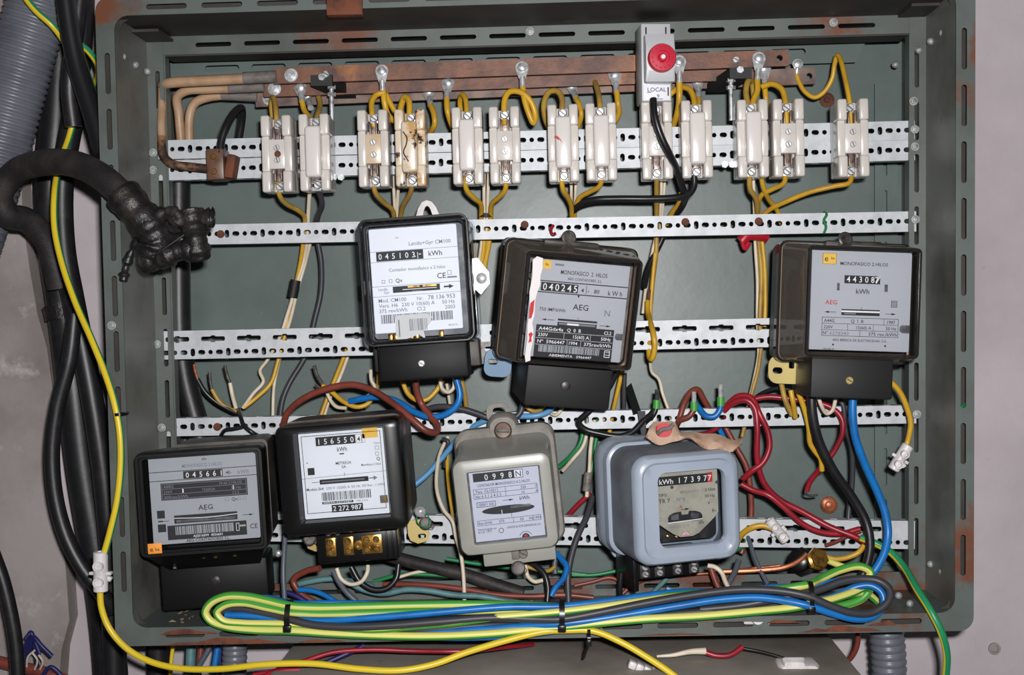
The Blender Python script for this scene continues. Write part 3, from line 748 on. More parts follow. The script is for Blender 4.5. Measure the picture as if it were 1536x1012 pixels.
# ---------------------------------------------------------------- the two tilted meters in smoky covers
def smoky(t, w, h, depth, pad, lsize, loff, K, lname):
    """wide dark base, tapering smoke-tinted cover, silver dial plate"""
    bw, bh = w + pad * 2, h + pad * 1.2
    mb = MB(); mb.rl([(bw - 8, bh - 8, 8, 0), (bw, bh, 9, -10), (bw, bh, 9, -34)]); part(mb, 'base_housing', 'black_dusty', t)
    mb = MB(); mb.rl([(bw + 3, bh + 3, 9, -32), (bw + 3, bh + 3, 9, -42), (bw - 3, bh - 3, 8, -44)], closed=False); part(mb, 'cover_collar', 'dark_plastic_clear', t)
    mb = MB(); mb.rl([(bw - 1, bh - 1, 8, -43), (w + 2, h + 2, 6, -depth + 6), (w, h, 5, -depth + 1.5), (w - 3, h - 3, 4, -depth)], False, False); part(mb, 'cover_sides', 'smoky_plastic', t)
    mb = MB(); mb.rl([(w - 3, h - 3, 4, -depth + 1), (w - 3, h - 3, 4, -depth)], True, True); part(mb, 'cover_front', 'smoky_front', t)
    ring(t, 'dark_edge_ring', w + 0.5, h + 0.5, 5, -depth + 8, -depth - 0.3, 4.0, 'dark_plastic_clear')
    mb = MB(); mb.rl([(bw - 1.5, bh - 1.5, 8, -44), (bw - 1.5, bh - 1.5, 8, -46.2), (bw - 4, bh - 4, 7, -46.2), (bw - 4, bh - 4, 7, -44)], closed=True); part(mb, 'gasket', 'w_tan', t)
    plate_part(t, 'inner_plate', bw - 9, bh - 9, 0, 0, -46, 'mech_light', 3, 6)
    mb = MB(); mb.box((4, -66, -2), (w * .78, 36, h * .8), 3); part(mb, 'mechanism', 'mech', t)
    mb = MB(); mb.lathe([(13, 0), (13, 3), (10, 3.2), (10, 6), (4, 6.5), (4, 10)], (-w * .34, -55, -4), (-1, -.35, 0), 18); part(mb, 'coil', 'mech', t)
    mb = MB(); mb.box((-w * .37, -62, -h * .22), (8, 36, 14), 2); mb.box((-w * .37, -62, h * .25), (8, 36, 5), 1); part(mb, 'magnet_bracket', 'label_dull', t)
    return plate_part(t, 'dial_plate', lsize[0], lsize[1], loff[0], loff[1], -depth + 7, lname)
K2 = S(215) * 1000
m2 = meter('electricity_meter', 'smoky-covered meter tilted clockwise with white and red torn tape along its left edge', 870, 467, 215, 105, -4.6, 12, 7)
w, h = 178 * K2, 168 * K2
lw, lh = 150 * K2, 147 * K2; lx, lz = -1.5, -0.5
dial = smoky(m2, w, h, 105, 11, (lw, lh), (lx, lz), K2, 'label_silver')
L = Label(lx - lw / 2, lz + lh / 2, -98, K2)
L.rect(16, 1, 28, 14, YE).text('ba', 22, 9, 4, BK, 'c').rect(34, 5, 48, 8, GR)
L.text('MONOFASICO  2  HILOS', 80, 20, 6.2, BK, 'c', width=72).text('AEG CONTADORES, S.L.', 82, 28, 3.8, BK, 'c', width=53)
L.line(8, 32, 150, 32, 1.5).line(8, 49, 150, 49, 1.5)
L.rect(16, 34, 73, 47, BK).digits('040245', 22, 45.5, 10, 9.4).text('4', 78, 45, 6, BK).text('-', 88, 45, 6, BK).line(86, 34, 86, 47, .8, BL).text('80', 98, 45, 6, BK).text('k W h', 120, 46, 7, BK, width=22)
L.poly([(73, 50), (77, 50), (75, 54)][::-1])
L.text('AEG', 80, 72, 8.5, BK, 'c', width=24).text('750 IMP/kWh', 17, 77, 5, BK, width=40)
L.arrow(42, 22, 90).arrow(112, 130, 93).line(78, 83, 78, 88, .6)
L.rect(47, 87, 108, 90, BK).rect(47, 92, 108, 98, BK).rect(49, 93, 106, 96, GR, .3).rect(62, 93, 80, 96, WH, .35)
L.text('N', 118, 78, 9, GR)
L.rect(15, 98, 136, 147, BK)
L.text('A44Gdx4a', 19, 106, 5, WH, width=38).text('Q  0  B', 63, 106, 5, WH).text('Cl.2', 132, 106, 5, WH, 'r').line(16, 108, 135, 108, .8, LS, .3)
L.text('230V', 19, 115.5, 5, WH).text('15(60) A', 98, 115.5, 5, WH, 'r').text('50Hz', 132, 115.5, 5, WH, 'r').line(16, 118, 135, 118, .8, LS, .3).line(59, 108, 59, 118, .8, LS, .3).line(100, 108, 100, 118, .8, LS, .3)
L.text('Nº  5966447', 19, 125.5, 5, WH, width=42).text('1994', 68, 125.5, 5, WH).text('375rev/kWh', 133, 125.5, 5, WH, 'r', width=42).line(16, 128, 135, 128, .8, LS, .3).line(65, 118, 65, 128, .8, LS, .3).line(86, 118, 86, 128, .8, LS, .3)
L.rect(22, 129, 116, 139, LS, .2).bars(23, 129, 115, 139, BK, .3, seed=5)
L.text('ABIEMENTA   5966447', 72, 145, 3.6, WH, 'c', width=66).frame(124, 130, 133, 141, 1, WH, .3).line(126, 133, 132, 133, .8, WH, .3).line(126, 137, 132, 137, .8, WH, .3)
L.poly([(140, 103), (150, 103), (150, 113), (141, 113), (138, 110), (138, 106)][::-1], ME)
L.done(dial)
mb = MB(); tp = [(-3, 2), (3, -4), (12, -2), (13, 14), (11, 24), (12, 38), (9, 48), (7, 60), (8, 84), (6, 96), (9, 106), (10, 122), (8, 140), (9, 152), (2, 155), (0, 146), (1, 120), (-1, 100), (0, 76), (-3, 50), (-1, 26)]
mb.prism([L.P(u, v) for u, v in tp][::-1], -105.4, -106.2); st = part(mb, 'torn_tape', 'white_tape', m2)
L2 = Label(L.x0, L.z0, -106.2, K2); L2.poly([(0, 66), (6, 60), (6, 78), (4, 88), (0, 90)][::-1], RD); L2.poly([(2, 112), (6, 109), (9, 112), (7, 117), (8, 123), (3, 126), (4, 118)][::-1], RD); L2.done(st, 'red_paint')
mb = MB(); mb.box((4, -38, -h / 2 - 26), (136 * K2, 76, 46), 3); part(mb, 'terminal_cover', 'black_matt', m2)
mb = MB(); mb.lathe([(5, 0), (5, 3), (3, 4)], (0, -76, -h / 2 - 25), (0, -1, 0), 14); part(mb, 'cover_screw', 'steel_dark', m2)
tabplate(m2, 'fixing_tab', rrect(30, 30, 9, 4, -w / 2 - 2, -h / 2 - 16), [rrect(11, 6, 2.9, 3, -w / 2 - 8, -h / 2 - 15)], -14, 'blue_zinc', 2)
seal(m2, -6, -42, h / 2 + 13, 8)
mb = MB(); mb.box((-2, -40, h / 2 + 7), (60, 14, 6), 2); part(mb, 'top_lug', 'black_dusty', m2)

K3 = S(215) * 1000
m3 = meter('electricity_meter', 'smoky-covered meter with silver dial and red lettering, at the right of the upper row', 1296, 453, 215, 108, -1.8, 4.5, -0.5)
w, h = 171 * K3, 164 * K3
lw, lh = 152 * K3, 148 * K3; lx, lz = -1.6, 1.0
dial = smoky(m3, w, h, 108, 12, (lw, lh), (lx, lz), K3, 'label_silver')
L = Label(lx - lw / 2, lz + lh / 2, -101, K3)
L.rect(17, 4, 38, 20, YE).frame(17, 4, 38, 20, .6).text('e', 20, 16, 9, BK).text('ba', 30, 13, 4, BK)
L.text('MONOFASICO 2 HILOS', 44, 21, 5, BK, width=72)
L.rect(51, 36, 101, 48, BK).digits('44308', 57, 46, 8.6, 9.2).rect(96, 37, 105, 48, BK).text('7', 100, 46, 8.6, WH, 'c').line(99, 47, 105, 36, 1.2, WH, .35)
L.rect(40, 48, 44, 59, ME).rect(112, 48, 117, 59, ME)
L.text('kWh', 69, 63, 7, BK, width=20)
L.text('AEG', 23, 80, 6.4, RD, width=18)
for i in range(5): L.rect(123, 72 + i * 2.2, 132, 72.9 + i * 2.2, BK)
L.rect(123, 72, 123.7, 82, BK).rect(131.4, 72, 132, 82, BK)
L.arrow(40, 22, 91.5).arrow(115, 131, 92).line(78, 83, 78, 88, .7)
L.rect(48, 86.5, 106, 88.5, BK).rect(48, 91, 106, 95.5, BK).rect(48, 88.5, 106, 91, WH).rect(52, 92, 70, 94, GR, .3)
L.frame(19, 99, 135, 127, .7).line(19, 108.5, 135, 108.5, .6).line(19, 118, 135, 118, .6).line(113, 99, 113, 108.5, .6).line(58, 108.5, 58, 118, .6).line(97, 108.5, 97, 118, .6).line(77, 118, 77, 127, .6)
L.text('A44G', 22, 106.5, 4.6, BK, width=16).text('Q  I  B', 63, 106.5, 4.8, BK).text('1987', 118, 106.5, 4.6, BK).text('220V', 22, 116, 4.6, BK, width=14).text('15(60) A', 94, 116, 4.6, BK, 'r').text('50 Hz', 132, 116, 4.6, BK, 'r')
L.text('Nº', 21, 125, 4.8, BK).text('6278343', 31, 125, 4.6, GR, width=29).text('375 rev./kWh', 133, 125, 4.8, BK, 'r', width=43)
L.text('AEG IBERICA DE ELECTRICIDAD, S.A.', 77, 134.5, 3.5, BK, 'c', width=82)
for u in (37, 116): L.poly([(u + 1.5 * math.cos(R(40 * i)), 140 + 1.5 * math.sin(R(40 * i))) for i in range(9)][::-1])
L.text('194 002 01', 22, 148, 2.8, BK)
L.poly([(140, 108), (152, 108), (152, 120), (141, 120), (137, 117), (137, 111)][::-1], ME)
L.done(dial)
mb = MB(); mb.rl([(3, lh, 1, -100, -lw / 2 - lx * 0 - 1.4, lz), (3, lh, 1, -104, -lw / 2 - 1.4, lz)], n=2); part(mb, 'plate_edge', 'label_silver', m3)
mb = MB(); mb.box((1, -38, -h / 2 - 23), (127 * K3, 76, 42), 2.5); part(mb, 'terminal_cover', 'black_matt', m3)
mb = MB(); mb.screw((-2, -76, -h / 2 - 25), 4, 2); part(mb, 'cover_screw', ['brass_tab', 'steel_dark'], m3)
tabplate(m3, 'fixing_tab', rrect(40, 30, 10, 4, -w / 2 + 6, -h / 2 - 18), [rrect(11, 7, 3.3, 3, -w / 2 - 4, -h / 2 - 19), rrect(6, 9, 1, 1, -w / 2 + 11, -h / 2 - 12)], -16, 'brass_tab', 2)
seal(m3, -2, -42, h / 2 + 11, 8, 'steel_dark')
mb = MB(); mb.box((8, -38, h / 2 + 7), (60, 14, 6), 2); part(mb, 'top_lug', 'black_dusty', m3)

# ---------------------------------------------------------------- black meter, lower left
K4 = S(215) * 1000
m4 = meter('electricity_meter', 'black-bodied meter with grey dial and orange sticker at its lower left corner', 302, 753, 215, 105, 3.4, 7, 0)
w, h = 191 * K4, 158 * K4
mb = MB(); mb.rl([(w - 34, h - 2, 6, 0, 18, 4), (w - 30, h - 2, 6, -60, 16, 4)]); part(mb, 'base_housing', 'black_dusty', m4)
mb = MB(); mb.rl([(w - 16, h, 7, -56, 8, 0), (w + 2, h + 1, 7, -84), (w + 2, h + 1, 7, -98), (w - 1, h - 2, 6, -102), (w - 14, h - 12, 3, -102), (w - 15, h - 13, 3, -97)], True, False); part(mb, 'front_bezel', 'black_plastic', m4)
mb = MB(); mb.rl([(w - 4, h - 4, 5, -101.8), (w - 5, h - 5, 5, -105)]); part(mb, 'clear_cover', 'smoky_front', m4)
ring(m4, 'dark_edge_ring', w, h, 7, -98, -105.5, 4.2, 'black_plastic')
lw, lh = 161 * K4, 134 * K4; lx, lz = 2.5, 3.5
dial = plate_part(m4, 'dial_plate', lw, lh, lx, lz, -98.5, 'label_grey')
L = Label(lx - lw / 2, lz + lh / 2, -98.5, K4)
L.text('aEa', 80, 9, 3.6, BK).text('MONOFASICO 2 HILOS', 80, 19, 5.2, GR, 'c', width=60).line(0, 23.5, 161, 23.5, 1).line(0, 37, 161, 37, 1)
L.rect(51, 24.5, 110, 36, BK).digits('045661', 57, 34.5, 8, 10.2).text('4E-', 115, 33, 4.6, BK).text('kWh', 133, 34, 6, GR)
L.rect(16, 41, 146, 67, BK).frame(17.5, 42.5, 144.5, 65.5, .7, GR, .3).line(18, 50, 144, 50, .7, GR, .3).line(18, 58, 144, 58, .7, GR, .3)
L.text('A88G', 20, 48.5, 4.4, GR).text('10 60 2 HILOS', 138, 48.5, 4, GR, 'r').text('230V', 20, 56.5, 4.4, GR).text('15(60)A', 88, 56.5, 4.2, GR, 'c').text('50 Hz', 136, 56.5, 4.2, GR, 'r').text('300rev/kWh', 20, 64.5, 4.4, GR, width=36).text('Cl.2', 133, 64.5, 4.4, GR, 'r').rect(48, 51, 50, 57, WH, .3).rect(124, 51, 125.5, 57, WH, .3)
L.frame(111, 69, 117, 74, .6, GR).text('Qn', 121, 74.5, 5, BK).frame(131, 69.5, 135, 74, .6, GR).frame(138, 69.5, 143, 74, .6, GR)
L.text('AEG', 81, 85, 7.4, BK, 'c', width=22).line(81, 86, 81, 89, .6)
L.rect(8, 82, 19.5, 94, BK).rect(8, 103, 20, 115, BK).line(9, 98.5, 26, 98.5, .7).rect(9, 97.5, 16, 99.5, BK)
L.rect(33, 91, 128, 103.5, BK).poly([(33, 95.5), (60, 97), (81, 97.4), (100, 97), (128, 95.2), (128, 94.2), (100, 95.9), (81, 96.3), (60, 95.9), (33, 94.5)][::-1], WH, .3).rect(36, 98, 125, 102, ME, .28)
L.arrow(136, 153, 97.5)
L.rect(22, 106, 141, 128, BK).rect(34, 108, 121, 121, LS, .25).bars(35, 108, 120, 121, BK, .32, seed=11).text('AJ2016099  4556601', 82, 126, 3.6, WH, 'c', width=44).frame(125, 109, 130, 121, .7, WH, .3).text('mm', 131, 115, 4, WH)
L.text('CE', 146, 119, 7, BK).text('AEG CONTADORES S.L.', 82, 133, 4.8, BK, 'c', width=66)
L.done(dial)
mb = MB(); mb.box((-w / 2 + 15, -106, -h / 2 + 9.5), (14, 0.6, 10.5), 0.1); st = part(mb, 'orange_sticker', 'sticker_orange', m4)
L2 = Label(-w / 2 + 8, -h / 2 + 14.5, -106.3, K4); L2.text('e', 3, 12, 8, BK).text('ba', 11, 11, 5, BK); L2.done(st, 'sticker_print')
mb = MB(); mb.loft([[(-w / 2 + 4, -102, -h / 2 + 1), (w / 2 - 4, -102, -h / 2 + 1), (w / 2 - 4, -20, -h / 2 + 1), (-w / 2 + 4, -20, -h / 2 + 1)][::-1], [(-w / 2 + 22, -66, -h / 2 - 22), (w / 2 - 14, -66, -h / 2 - 22), (w / 2 - 14, -20, -h / 2 - 22), (-w / 2 + 22, -20, -h / 2 - 22)][::-1]]); part(mb, 'sloping_chin', 'black_plastic', m4)
mb = MB(); mb.box((2, -36, -h / 2 - 40), (112, 62, 50), 3); part(mb, 'terminal_cover', 'black_cover', m4)
for x, z, r in ((-w / 2 + 27, -h / 2 - 17, 3.2), (w / 2 - 6, -h / 2 - 2, 3.2), (w / 2 + 6, -h / 2 - 12, 4)):
    mb = MB(); mb.lathe([(r, 0), (r, 2), (r * .6, 4), (.1, 4.4)], (x, -68, z), (0, -1, 0), 12); part(mb, 'housing_screw', 'zinc_screw', m4)
mb = MB(); mb.screw((4, -67, -h / 2 - 36), 5, 2); part(mb, 'cover_screw', ['steel_dark', 'black_matt'], m4)
seal(m4, -w / 2 + 26, -60, -h / 2 - 33, 7.5)
for x in (-4, 8, 28):
    mb = MB(); mb.box((x, -88, -h / 2 + 3 - 9), (4, 4, 4), 1); part(mb, 'terminal_stud', 'brass', m4)

# ---------------------------------------------------------------- black framed meter with open terminals
K5 = S(218) * 1000
m5 = meter('electricity_meter', 'meter with thick black frame, white dial and exposed brass terminals', 511, 717, 218, 112, 4.8, 0, 0)
w, h = 191 * K5, 168 * K5
mb = MB(); mb.rl([(w - 4, h - 2, 10, 0, 0, 2), (w - 2, h, 10, -20, 0, 2), (w - 2, h, 10, -72, 0, 2)]); part(mb, 'base_housing', 'black_dusty', m5)
mb = MB(); mb.rl([(w, h, 8, -66), (w + 1, h + 1, 8, -104), (w - 2, h - 2, 7, -110), (w - 8, h - 8, 6, -112), (139 * K5, 138 * K5, 2, -112, 1.5, 3), (129 * K5, 131 * K5, 1, -96, 1.5, 3)], True, False); part(mb, 'front_bezel', 'black_plastic', m5)
lw, lh = 130 * K5, 131 * K5; lx, lz = 1.5, 3.0
dial = plate_part(m5, 'dial_plate', lw, lh, lx, lz, -100, 'label_white', r=1)
L = Label(lx - lw / 2, lz + lh / 2, -100, K5)
for q in ((4, 4, 126, 4.9), (4, 122, 126, 122.9), (4, 4, 4.9, 122), (125, 4, 125.9, 122)): L.rect(*q, BK)
L.rect(26, 7, 87, 20.5, BK).digits('156550', 31, 18.4, 8.4, 10.2).rect(87, 7, 102, 20.5, WH).frame(87, 7, 102, 20.5, .5, GR, .2).text('.4', 88, 18, 7, BK).line(97, 8, 97, 20, .8)
L.text('kWh', 58, 31, 6.5, BK, width=15).rect(61, 34, 68, 35.8, BK)
L.text('METREGA', 66, 51, 4.2, BK, 'c', width=24).text('SA', 66, 57, 4.2, BK, 'c')
L.text('Clase', 124, 24, 3, GR, 'r').frame(116, 27, 122, 33, .6, GR).frame(116, 36, 121, 42, .6, GR).text('Q', 117, 49, 5, BK).text('Monofasico 2 hilos', 123, 56, 3.2, BK, 'r', width=30)
L.text('+', 9, 47, 4, BK).rect(10, 53, 20.5, 64, BK)
L.line(0, 69, 130, 66, .6, GR).line(66, 64, 66, 69, .7)
L.line(15, 75.5, 104, 75.5, .7).rect(27, 72, 102, 79.5, BK).rect(30, 75, 96, 76.6, GR, .3).poly([(104, 74.4), (110, 74.4), (110, 71.8), (116, 75.3), (110, 79), (110, 76.2), (104, 76.2)][::-1], GR)
L.text('Modelo E64', 6, 88, 4.2, BK, width=26).text('230 V', 36, 88, 4, GR).text('15(60) A', 53, 88, 4, GR).text('50 Hz', 75, 88, 4, GR).text('300 Rev - 1 kWh', 125, 88, 4, GR, 'r', width=34)
L.bars(28, 92, 104, 105, seed=21).rect(28, 106.5, 76, 110, BK).text('00544-2272987', 52, 109.3, 2.4, WH, 'c', width=44).text('1995 0 0 8', 80, 110, 3, GR)
L.rect(42, 112, 90, 123.5, BK).text('2 272 987', 66, 121.5, 7.4, WH, 'c', width=44, lift=.35)
L.rect(98, -3, 122, 14, YE).text('ba', 116, 6, 3.4, OR).rect(107, 2, 110, 4, OR, .3).rect(101, 7, 104, 9, OR, .3)
L.rect(117, 103, 129, 115, ME, .3).rect(122, 104, 126, 114, GO, .35)
L.done(dial)
mb = MB(); mb.rl([(139 * K5, 138 * K5, 2, -108, 1.5, 3), (139 * K5, 138 * K5, 2, -109, 1.5, 3)]); part(mb, 'window', 'window_glass', m5)
tz = -h / 2 - 20
mb = MB(); mb.box((2, -30, tz), (128 * K5, 60, 40), 2); tbk = part(mb, 'terminal_block', 'black_plastic', m5)
for x, ww in ((-26, 11), (-7, 11), (18, 22)):
    mb = MB(); mb.box((x, -60.5, tz - 2), (ww, 4, 20), .6); part(mb, 'brass_terminal', 'brass', m5)
    for q in ((0,) if ww < 15 else (-5, 5)):
        for zz in (4, -6.5):
            mb = MB(); mb.screw((x + q, -62.4, tz - 1 + zz), 3.4, 2, ang=random.uniform(0, 90)); part(mb, 'terminal_screw', ['brass', 'steel_dark'], m5)
mb = MB(); mb.lathe([(5, 0), (5, 2), (2.5, 2.2), (2.3, .6)], (4, -60, tz - 2), (0, -1, 0), 12); part(mb, 'brass_bush', 'brass', m5)
for x in (-28, -18):
    mb = MB(); mb.lathe([(4.5, 0), (4.5, 3), (2, 5)], (x, -56, tz + 13), (0, -1, .4), 12); part(mb, 'bright_screw', 'tin', m5)
for x in (34, 40, 46):
    mb = MB(); mb.box((x, -61, tz - 3), (1.2, 6, 30), .3); part(mb, 'rib', 'black_plastic', m5)
for s in (-1, 1):
    cx = s * (w / 2 - 4) + (0 if s > 0 else -2) + (6 if s > 0 else 16)
    tabplate(m5, 'fixing_foot', [(cx - 12, tz - 8), (cx - 4, tz - 12), (cx + 6, tz - 10), (cx + 10, tz - 3), (cx + 7, tz + 3), (cx + 3, tz + 3), (cx + 2, tz + 14), (cx - 14, tz + 14), (cx - 14, tz - 2)], [rrect(9, 5, 2.4, 3, cx + 1, tz - 4)], -24, 'brass_tab', 2)
seal(m5, w / 2 + 10, -40, tz + 12, 7); seal(m5, -w / 2 + 14, -48, tz + 6, 7)
mb = MB(); mb.lathe([(6, 0), (6, 3), (3, 6), (.2, 6.4)], (w / 2 + 6, -44, tz + 26), (0, -1, 0), 12); part(mb, 'seal_screw', 'tin', m5)
mb = MB(); mb.tube([(w / 2 + 2, -44, tz + 24), (w / 2 + 2, -46, tz + 14), (w / 2 + 12, -46, tz + 8), (w / 2 + 14, -44, tz + 20), (w / 2 + 8, -46, tz + 28)], .7, 5); part(mb, 'green_seal_wire', 'w_green', m5)

# ---------------------------------------------------------------- light grey meter
K6 = S(205) * 1000
m6 = meter('electricity_meter', 'light grey enamelled meter tilted anticlockwise with a lead seal on top', 758, 756, 205, 95, 6.4, 1, 0)
w, h = 152 * K6, 148 * K6
ear = lambda g: [(x, z) for x, z in rrect(w + 6 + g, h + 30 + g, 16, 6, 6, 8)]
mb = MB(); mb.rl([(w + 2, h + 26, 14, 0, 4, 8), (w + 6, h + 30, 16, -8, 4, 8), (w + 6, h + 30, 16, -28, 4, 8), (w + 2, h + 24, 15, -31, 4, 7)]); part(mb, 'rear_flange', 'meter_grey_dusty', m6)
mb = MB(); mb.rl([(w - 1, h + 16, 13, -29, 2, 6), (w - 2, h + 6, 12, -60, 1, 2), (w, h, 11, -88), (w - 4, h - 4, 10, -94), (w - 10, h - 10, 8, -95), (112 * K6, 112 * K6, 3, -95, 1.5, -1), (109 * K6, 109 * K6, 2, -86, 1.5, -1)], True, False); part(mb, 'casing', 'meter_grey', m6)
mb = MB(); mb.rl([(118 * K6, 118 * K6, 4, -94.4, 1.5, -1), (118 * K6, 118 * K6, 4, -96.6, 1.5, -1), (111 * K6, 111 * K6, 2, -96.6, 1.5, -1), (111 * K6, 111 * K6, 2, -94.4, 1.5, -1)], closed=True); part(mb, 'window_bead', 'meter_grey', m6)
lw, lh = 110 * K6, 110 * K6; lx, lz = 1.5, -1
dial = plate_part(m6, 'dial_plate', lw, lh, lx, lz, -88, 'label_cool', r=.5)
L = Label(lx - lw / 2, lz + lh / 2, -88, K6)
L.frame(0, 0, 110, 110, 2.2, ME).rect(8, 4, 70, 17, BK).digits('0998', 28, 15.4, 8.6, 12.2).rect(70, 4, 84, 17, WH).frame(70, 4, 84, 17, .9, BL, .25).text('N', 73, 15, 8.6, BL).text('0', 89, 14, 6, BL)
L.text('CONTADOR MONOFASICO A 2 HILOS', 53, 25, 4.2, BL, 'c', width=80)
L.frame(6, 28, 104, 43, .6, BL).line(6, 35.5, 104, 35.5, .6, BL).line(55, 28, 55, 43, .6, BL).line(43, 28, 43, 35.5, .6, BL)
L.text('Tipo  CL1021', 9, 34, 4, BL).text('220', 78, 34, 4, BL).text('V', 100, 34, 4, BL).text('No 6 3 1 2 4 2 3', 9, 41.5, 4, BL).text('10', 79, 41.5, 4, BL).text('A', 100, 41.5, 4, BL)
L.frame(9, 48, 38, 56, .8, BL).text('1000/1 0/6', 12, 54, 4, BL, width=23).arrow(49, 66, 49, BL).text('kWh', 75, 51, 5.6, BL, width=15)
L.poly([(16 + 40 + 40 * math.cos(R(i * 12)), 63 + 6.4 * math.sin(R(i * 12))) for i in range(30)][::-1], BK).line(46, 63, 46, 69, 1, WH, .3).rect(60, 58, 90, 62, ME, .3).line(60, 69, 60, 75, .6, BL)
L.frame(7, 76, 104, 84, .6, BL).text('Rev./kWh', 9, 82, 3.6, BL).text('375', 40, 82, 4, BL).text('50', 72, 82, 4, BL).text('Hz', 86, 82, 4, BL).line(62, 76, 62, 84, .6, BL).line(92, 76, 92, 84, .6, BL).text('1991', 94, 82, 4, BL)
L.text('Homologado en', 7, 91, 3, BL).text('B.O.E. 1977', 7, 95, 3, BL).text('LANDIS & GYR ESPANOLA S.A.', 103, 92, 3.2, BL, 'r', width=52)
L.poly([(42 + 4 * math.cos(R(i * 36)), 94 + 4 * math.sin(R(i * 36))) for i in range(10)][::-1], BL).poly([(42 + 3 * math.cos(R(i * 36)), 94 + 3 * math.sin(R(i * 36))) for i in range(10)][::-1], SW, .25)
L.poly([(78 + 6 * math.cos(R(180 + i * 20)), 108 + 6 * math.sin(R(180 + i * 20))) for i in range(10)][::-1], BK).poly([(78 + 3 * math.cos(R(i * 36)), 105.5 + 1.6 * math.sin(R(i * 36))) for i in range(10)][::-1], RD, .3)
L.poly([(78 + 10 * math.cos(R(200 + i * 14)), 108 + 9 * math.sin(R(200 + i * 14))) for i in range(11)] + [(78 + 9.2 * math.cos(R(340 - i * 14)), 108 + 8.2 * math.sin(R(340 - i * 14))) for i in range(11)], BL)
L.done(dial)
mb = MB(); mb.rl([(114 * K6, 114 * K6, 2, -95, 1.5, -1), (114 * K6, 114 * K6, 2, -95.8, 1.5, -1)]); part(mb, 'window', 'window_glass', m6)
mb = MB(); mb.rl([(34, 30, 13, -6, 4, h / 2 + 22), (34, 30, 13, -24, 4, h / 2 + 22), (28, 24, 11, -30, 4, h / 2 + 21)]); part(mb, 'seal_ear', 'meter_grey_dusty', m6)
mb = MB(); mb.lathe([(9, 0), (9.5, 2), (9.5, 6), (8, 8), (.2, 8.4)], (4, -30, h / 2 + 18), (0, -1, .25), 18); part(mb, 'lead_seal', 'bakelite_brown', m6)
mb = MB(); mb.box((4, -40, h / 2 + 19.5), (14, 1.2, 3.5), .4, rot=Matrix.Rotation(R(8), 3, 'Y')); part(mb, 'seal_slot', 'lead', m6)
vs, fs = plate([rrect(26, 22, 9, 4, 0, h / 2 + 36), rrect(14, 9, 4, 3, 1, h / 2 + 38)], 2); mb = MB(); mb.add([(v[0], v[1] - 6, v[2]) for v in vs], fs); part(mb, 'hanging_eye', 'meter_grey_dusty', m6)
mb = MB(); mb.box((8, -40, -h / 2 - 4), (112 * K6, 70, 24), 2); part(mb, 'terminal_cover', 'meter_grey', m6)
mb = MB(); mb.box((4, -76, -h / 2 - 6), (8, 4, 10), 1); mb.screw((12, -75, -h / 2 - 6), 5, 3); part(mb, 'cover_screw', ['meter_grey_dusty', 'steel_dark'], m6)
seal(m6, 5, -78, -h / 2 - 20, 7.5)

# ---------------------------------------------------------------- pale blue meter
K7 = S(225) * 1000
m7 = meter('electricity_meter', 'pale blue rounded metal meter with beige dial, at the right of the lower row', 1034, 763, 225, 118, 3.0, 15, 2)
w, h = 166 * K7, 167 * K7
mb = MB(); mb.rl([(w + 14, h + 8, 20, 0), (w + 18, h + 12, 22, -8), (w + 18, h + 12, 22, -26), (w + 13, h + 7, 20, -30), (w + 13, h + 7, 20, -34), (w + 16, h + 10, 21, -36), (w + 14, h + 8, 20, -44), (w + 8, h + 2, 18, -46)], n=7); part(mb, 'rear_casing', 'meter_blue', m7)
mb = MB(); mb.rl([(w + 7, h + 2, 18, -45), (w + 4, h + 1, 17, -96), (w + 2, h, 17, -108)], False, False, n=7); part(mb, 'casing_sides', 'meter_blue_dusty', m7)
mb = MB(); mb.rl([(w + 2, h, 17, -106), (w, h - 1, 17, -113), (w - 6, h - 6, 16, -117), (w - 14, h - 14, 15, -118), (w - 18, h - 18, 14, -116), (w - 30, h - 34, 12, -116), (107 * K7, 114 * K7, 9, -116.5, 4, 0), (105 * K7, 112 * K7, 8, -108, 4, 0)], False, False, n=7); part(mb, 'front_bezel', 'meter_blue', m7)
mb = MB(); mb.rl([(112 * K7, 118 * K7, 6, -60, 4, 0), (112 * K7, 118 * K7, 6, -84, 4, 0)]); part(mb, 'mechanism', 'mech_dark', m7)
fx, fz = 4 - 52 * K7, 55 * K7
pl = [(0, 1), (98, 1), (98, 66), (92, 74), (66, 96), (56, 100), (36, 100), (24, 94), (0, 76)]
mb = MB(); mb.prism([(fx + u * K7, fz - v * K7) for u, v in pl][::-1], -107, -108.2); dial = part(mb, 'dial_plate', 'label_dull', m7)
L = Label(fx, fz, -108.2, K7)
L.rect(0, 6, 82, 20, BK).rect(82, 5, 90, 20, RD).text('kWh', 5, 17.5, 7.4, WH, width=22).digits('17397', 37, 17.5, 8.4, 10.4).text('7', 85.5, 17.5, 8.4, WH, 'c')
for u, v in ((25, 23), (97, 21)): L.poly([(u + 2.6 * math.cos(R(i * 36)), v + 2.6 * math.sin(R(i * 36))) for i in range(10)][::-1], ME)
L.text('TIPO', 3, 36, 4.2, BK, width=13).text('STR 7', -1, 46, 6.2, BK, width=22).text('N°8', 32, 45, 5.4, GR, width=13).text('MONOFASICO', 38, 33.5, 3.6, GR, width=30).text('2 hilos', 94, 33, 4.4, BK, 'r').text('50 Hz', 93, 43, 4.6, BK, 'r').text('V', 81, 54, 4.4, BK).text('f~', 88, 67, 6, BK)
L.text('A', 38, 56, 5, RD, 'c').arrow(38, 52, 58, BK, 1.8)
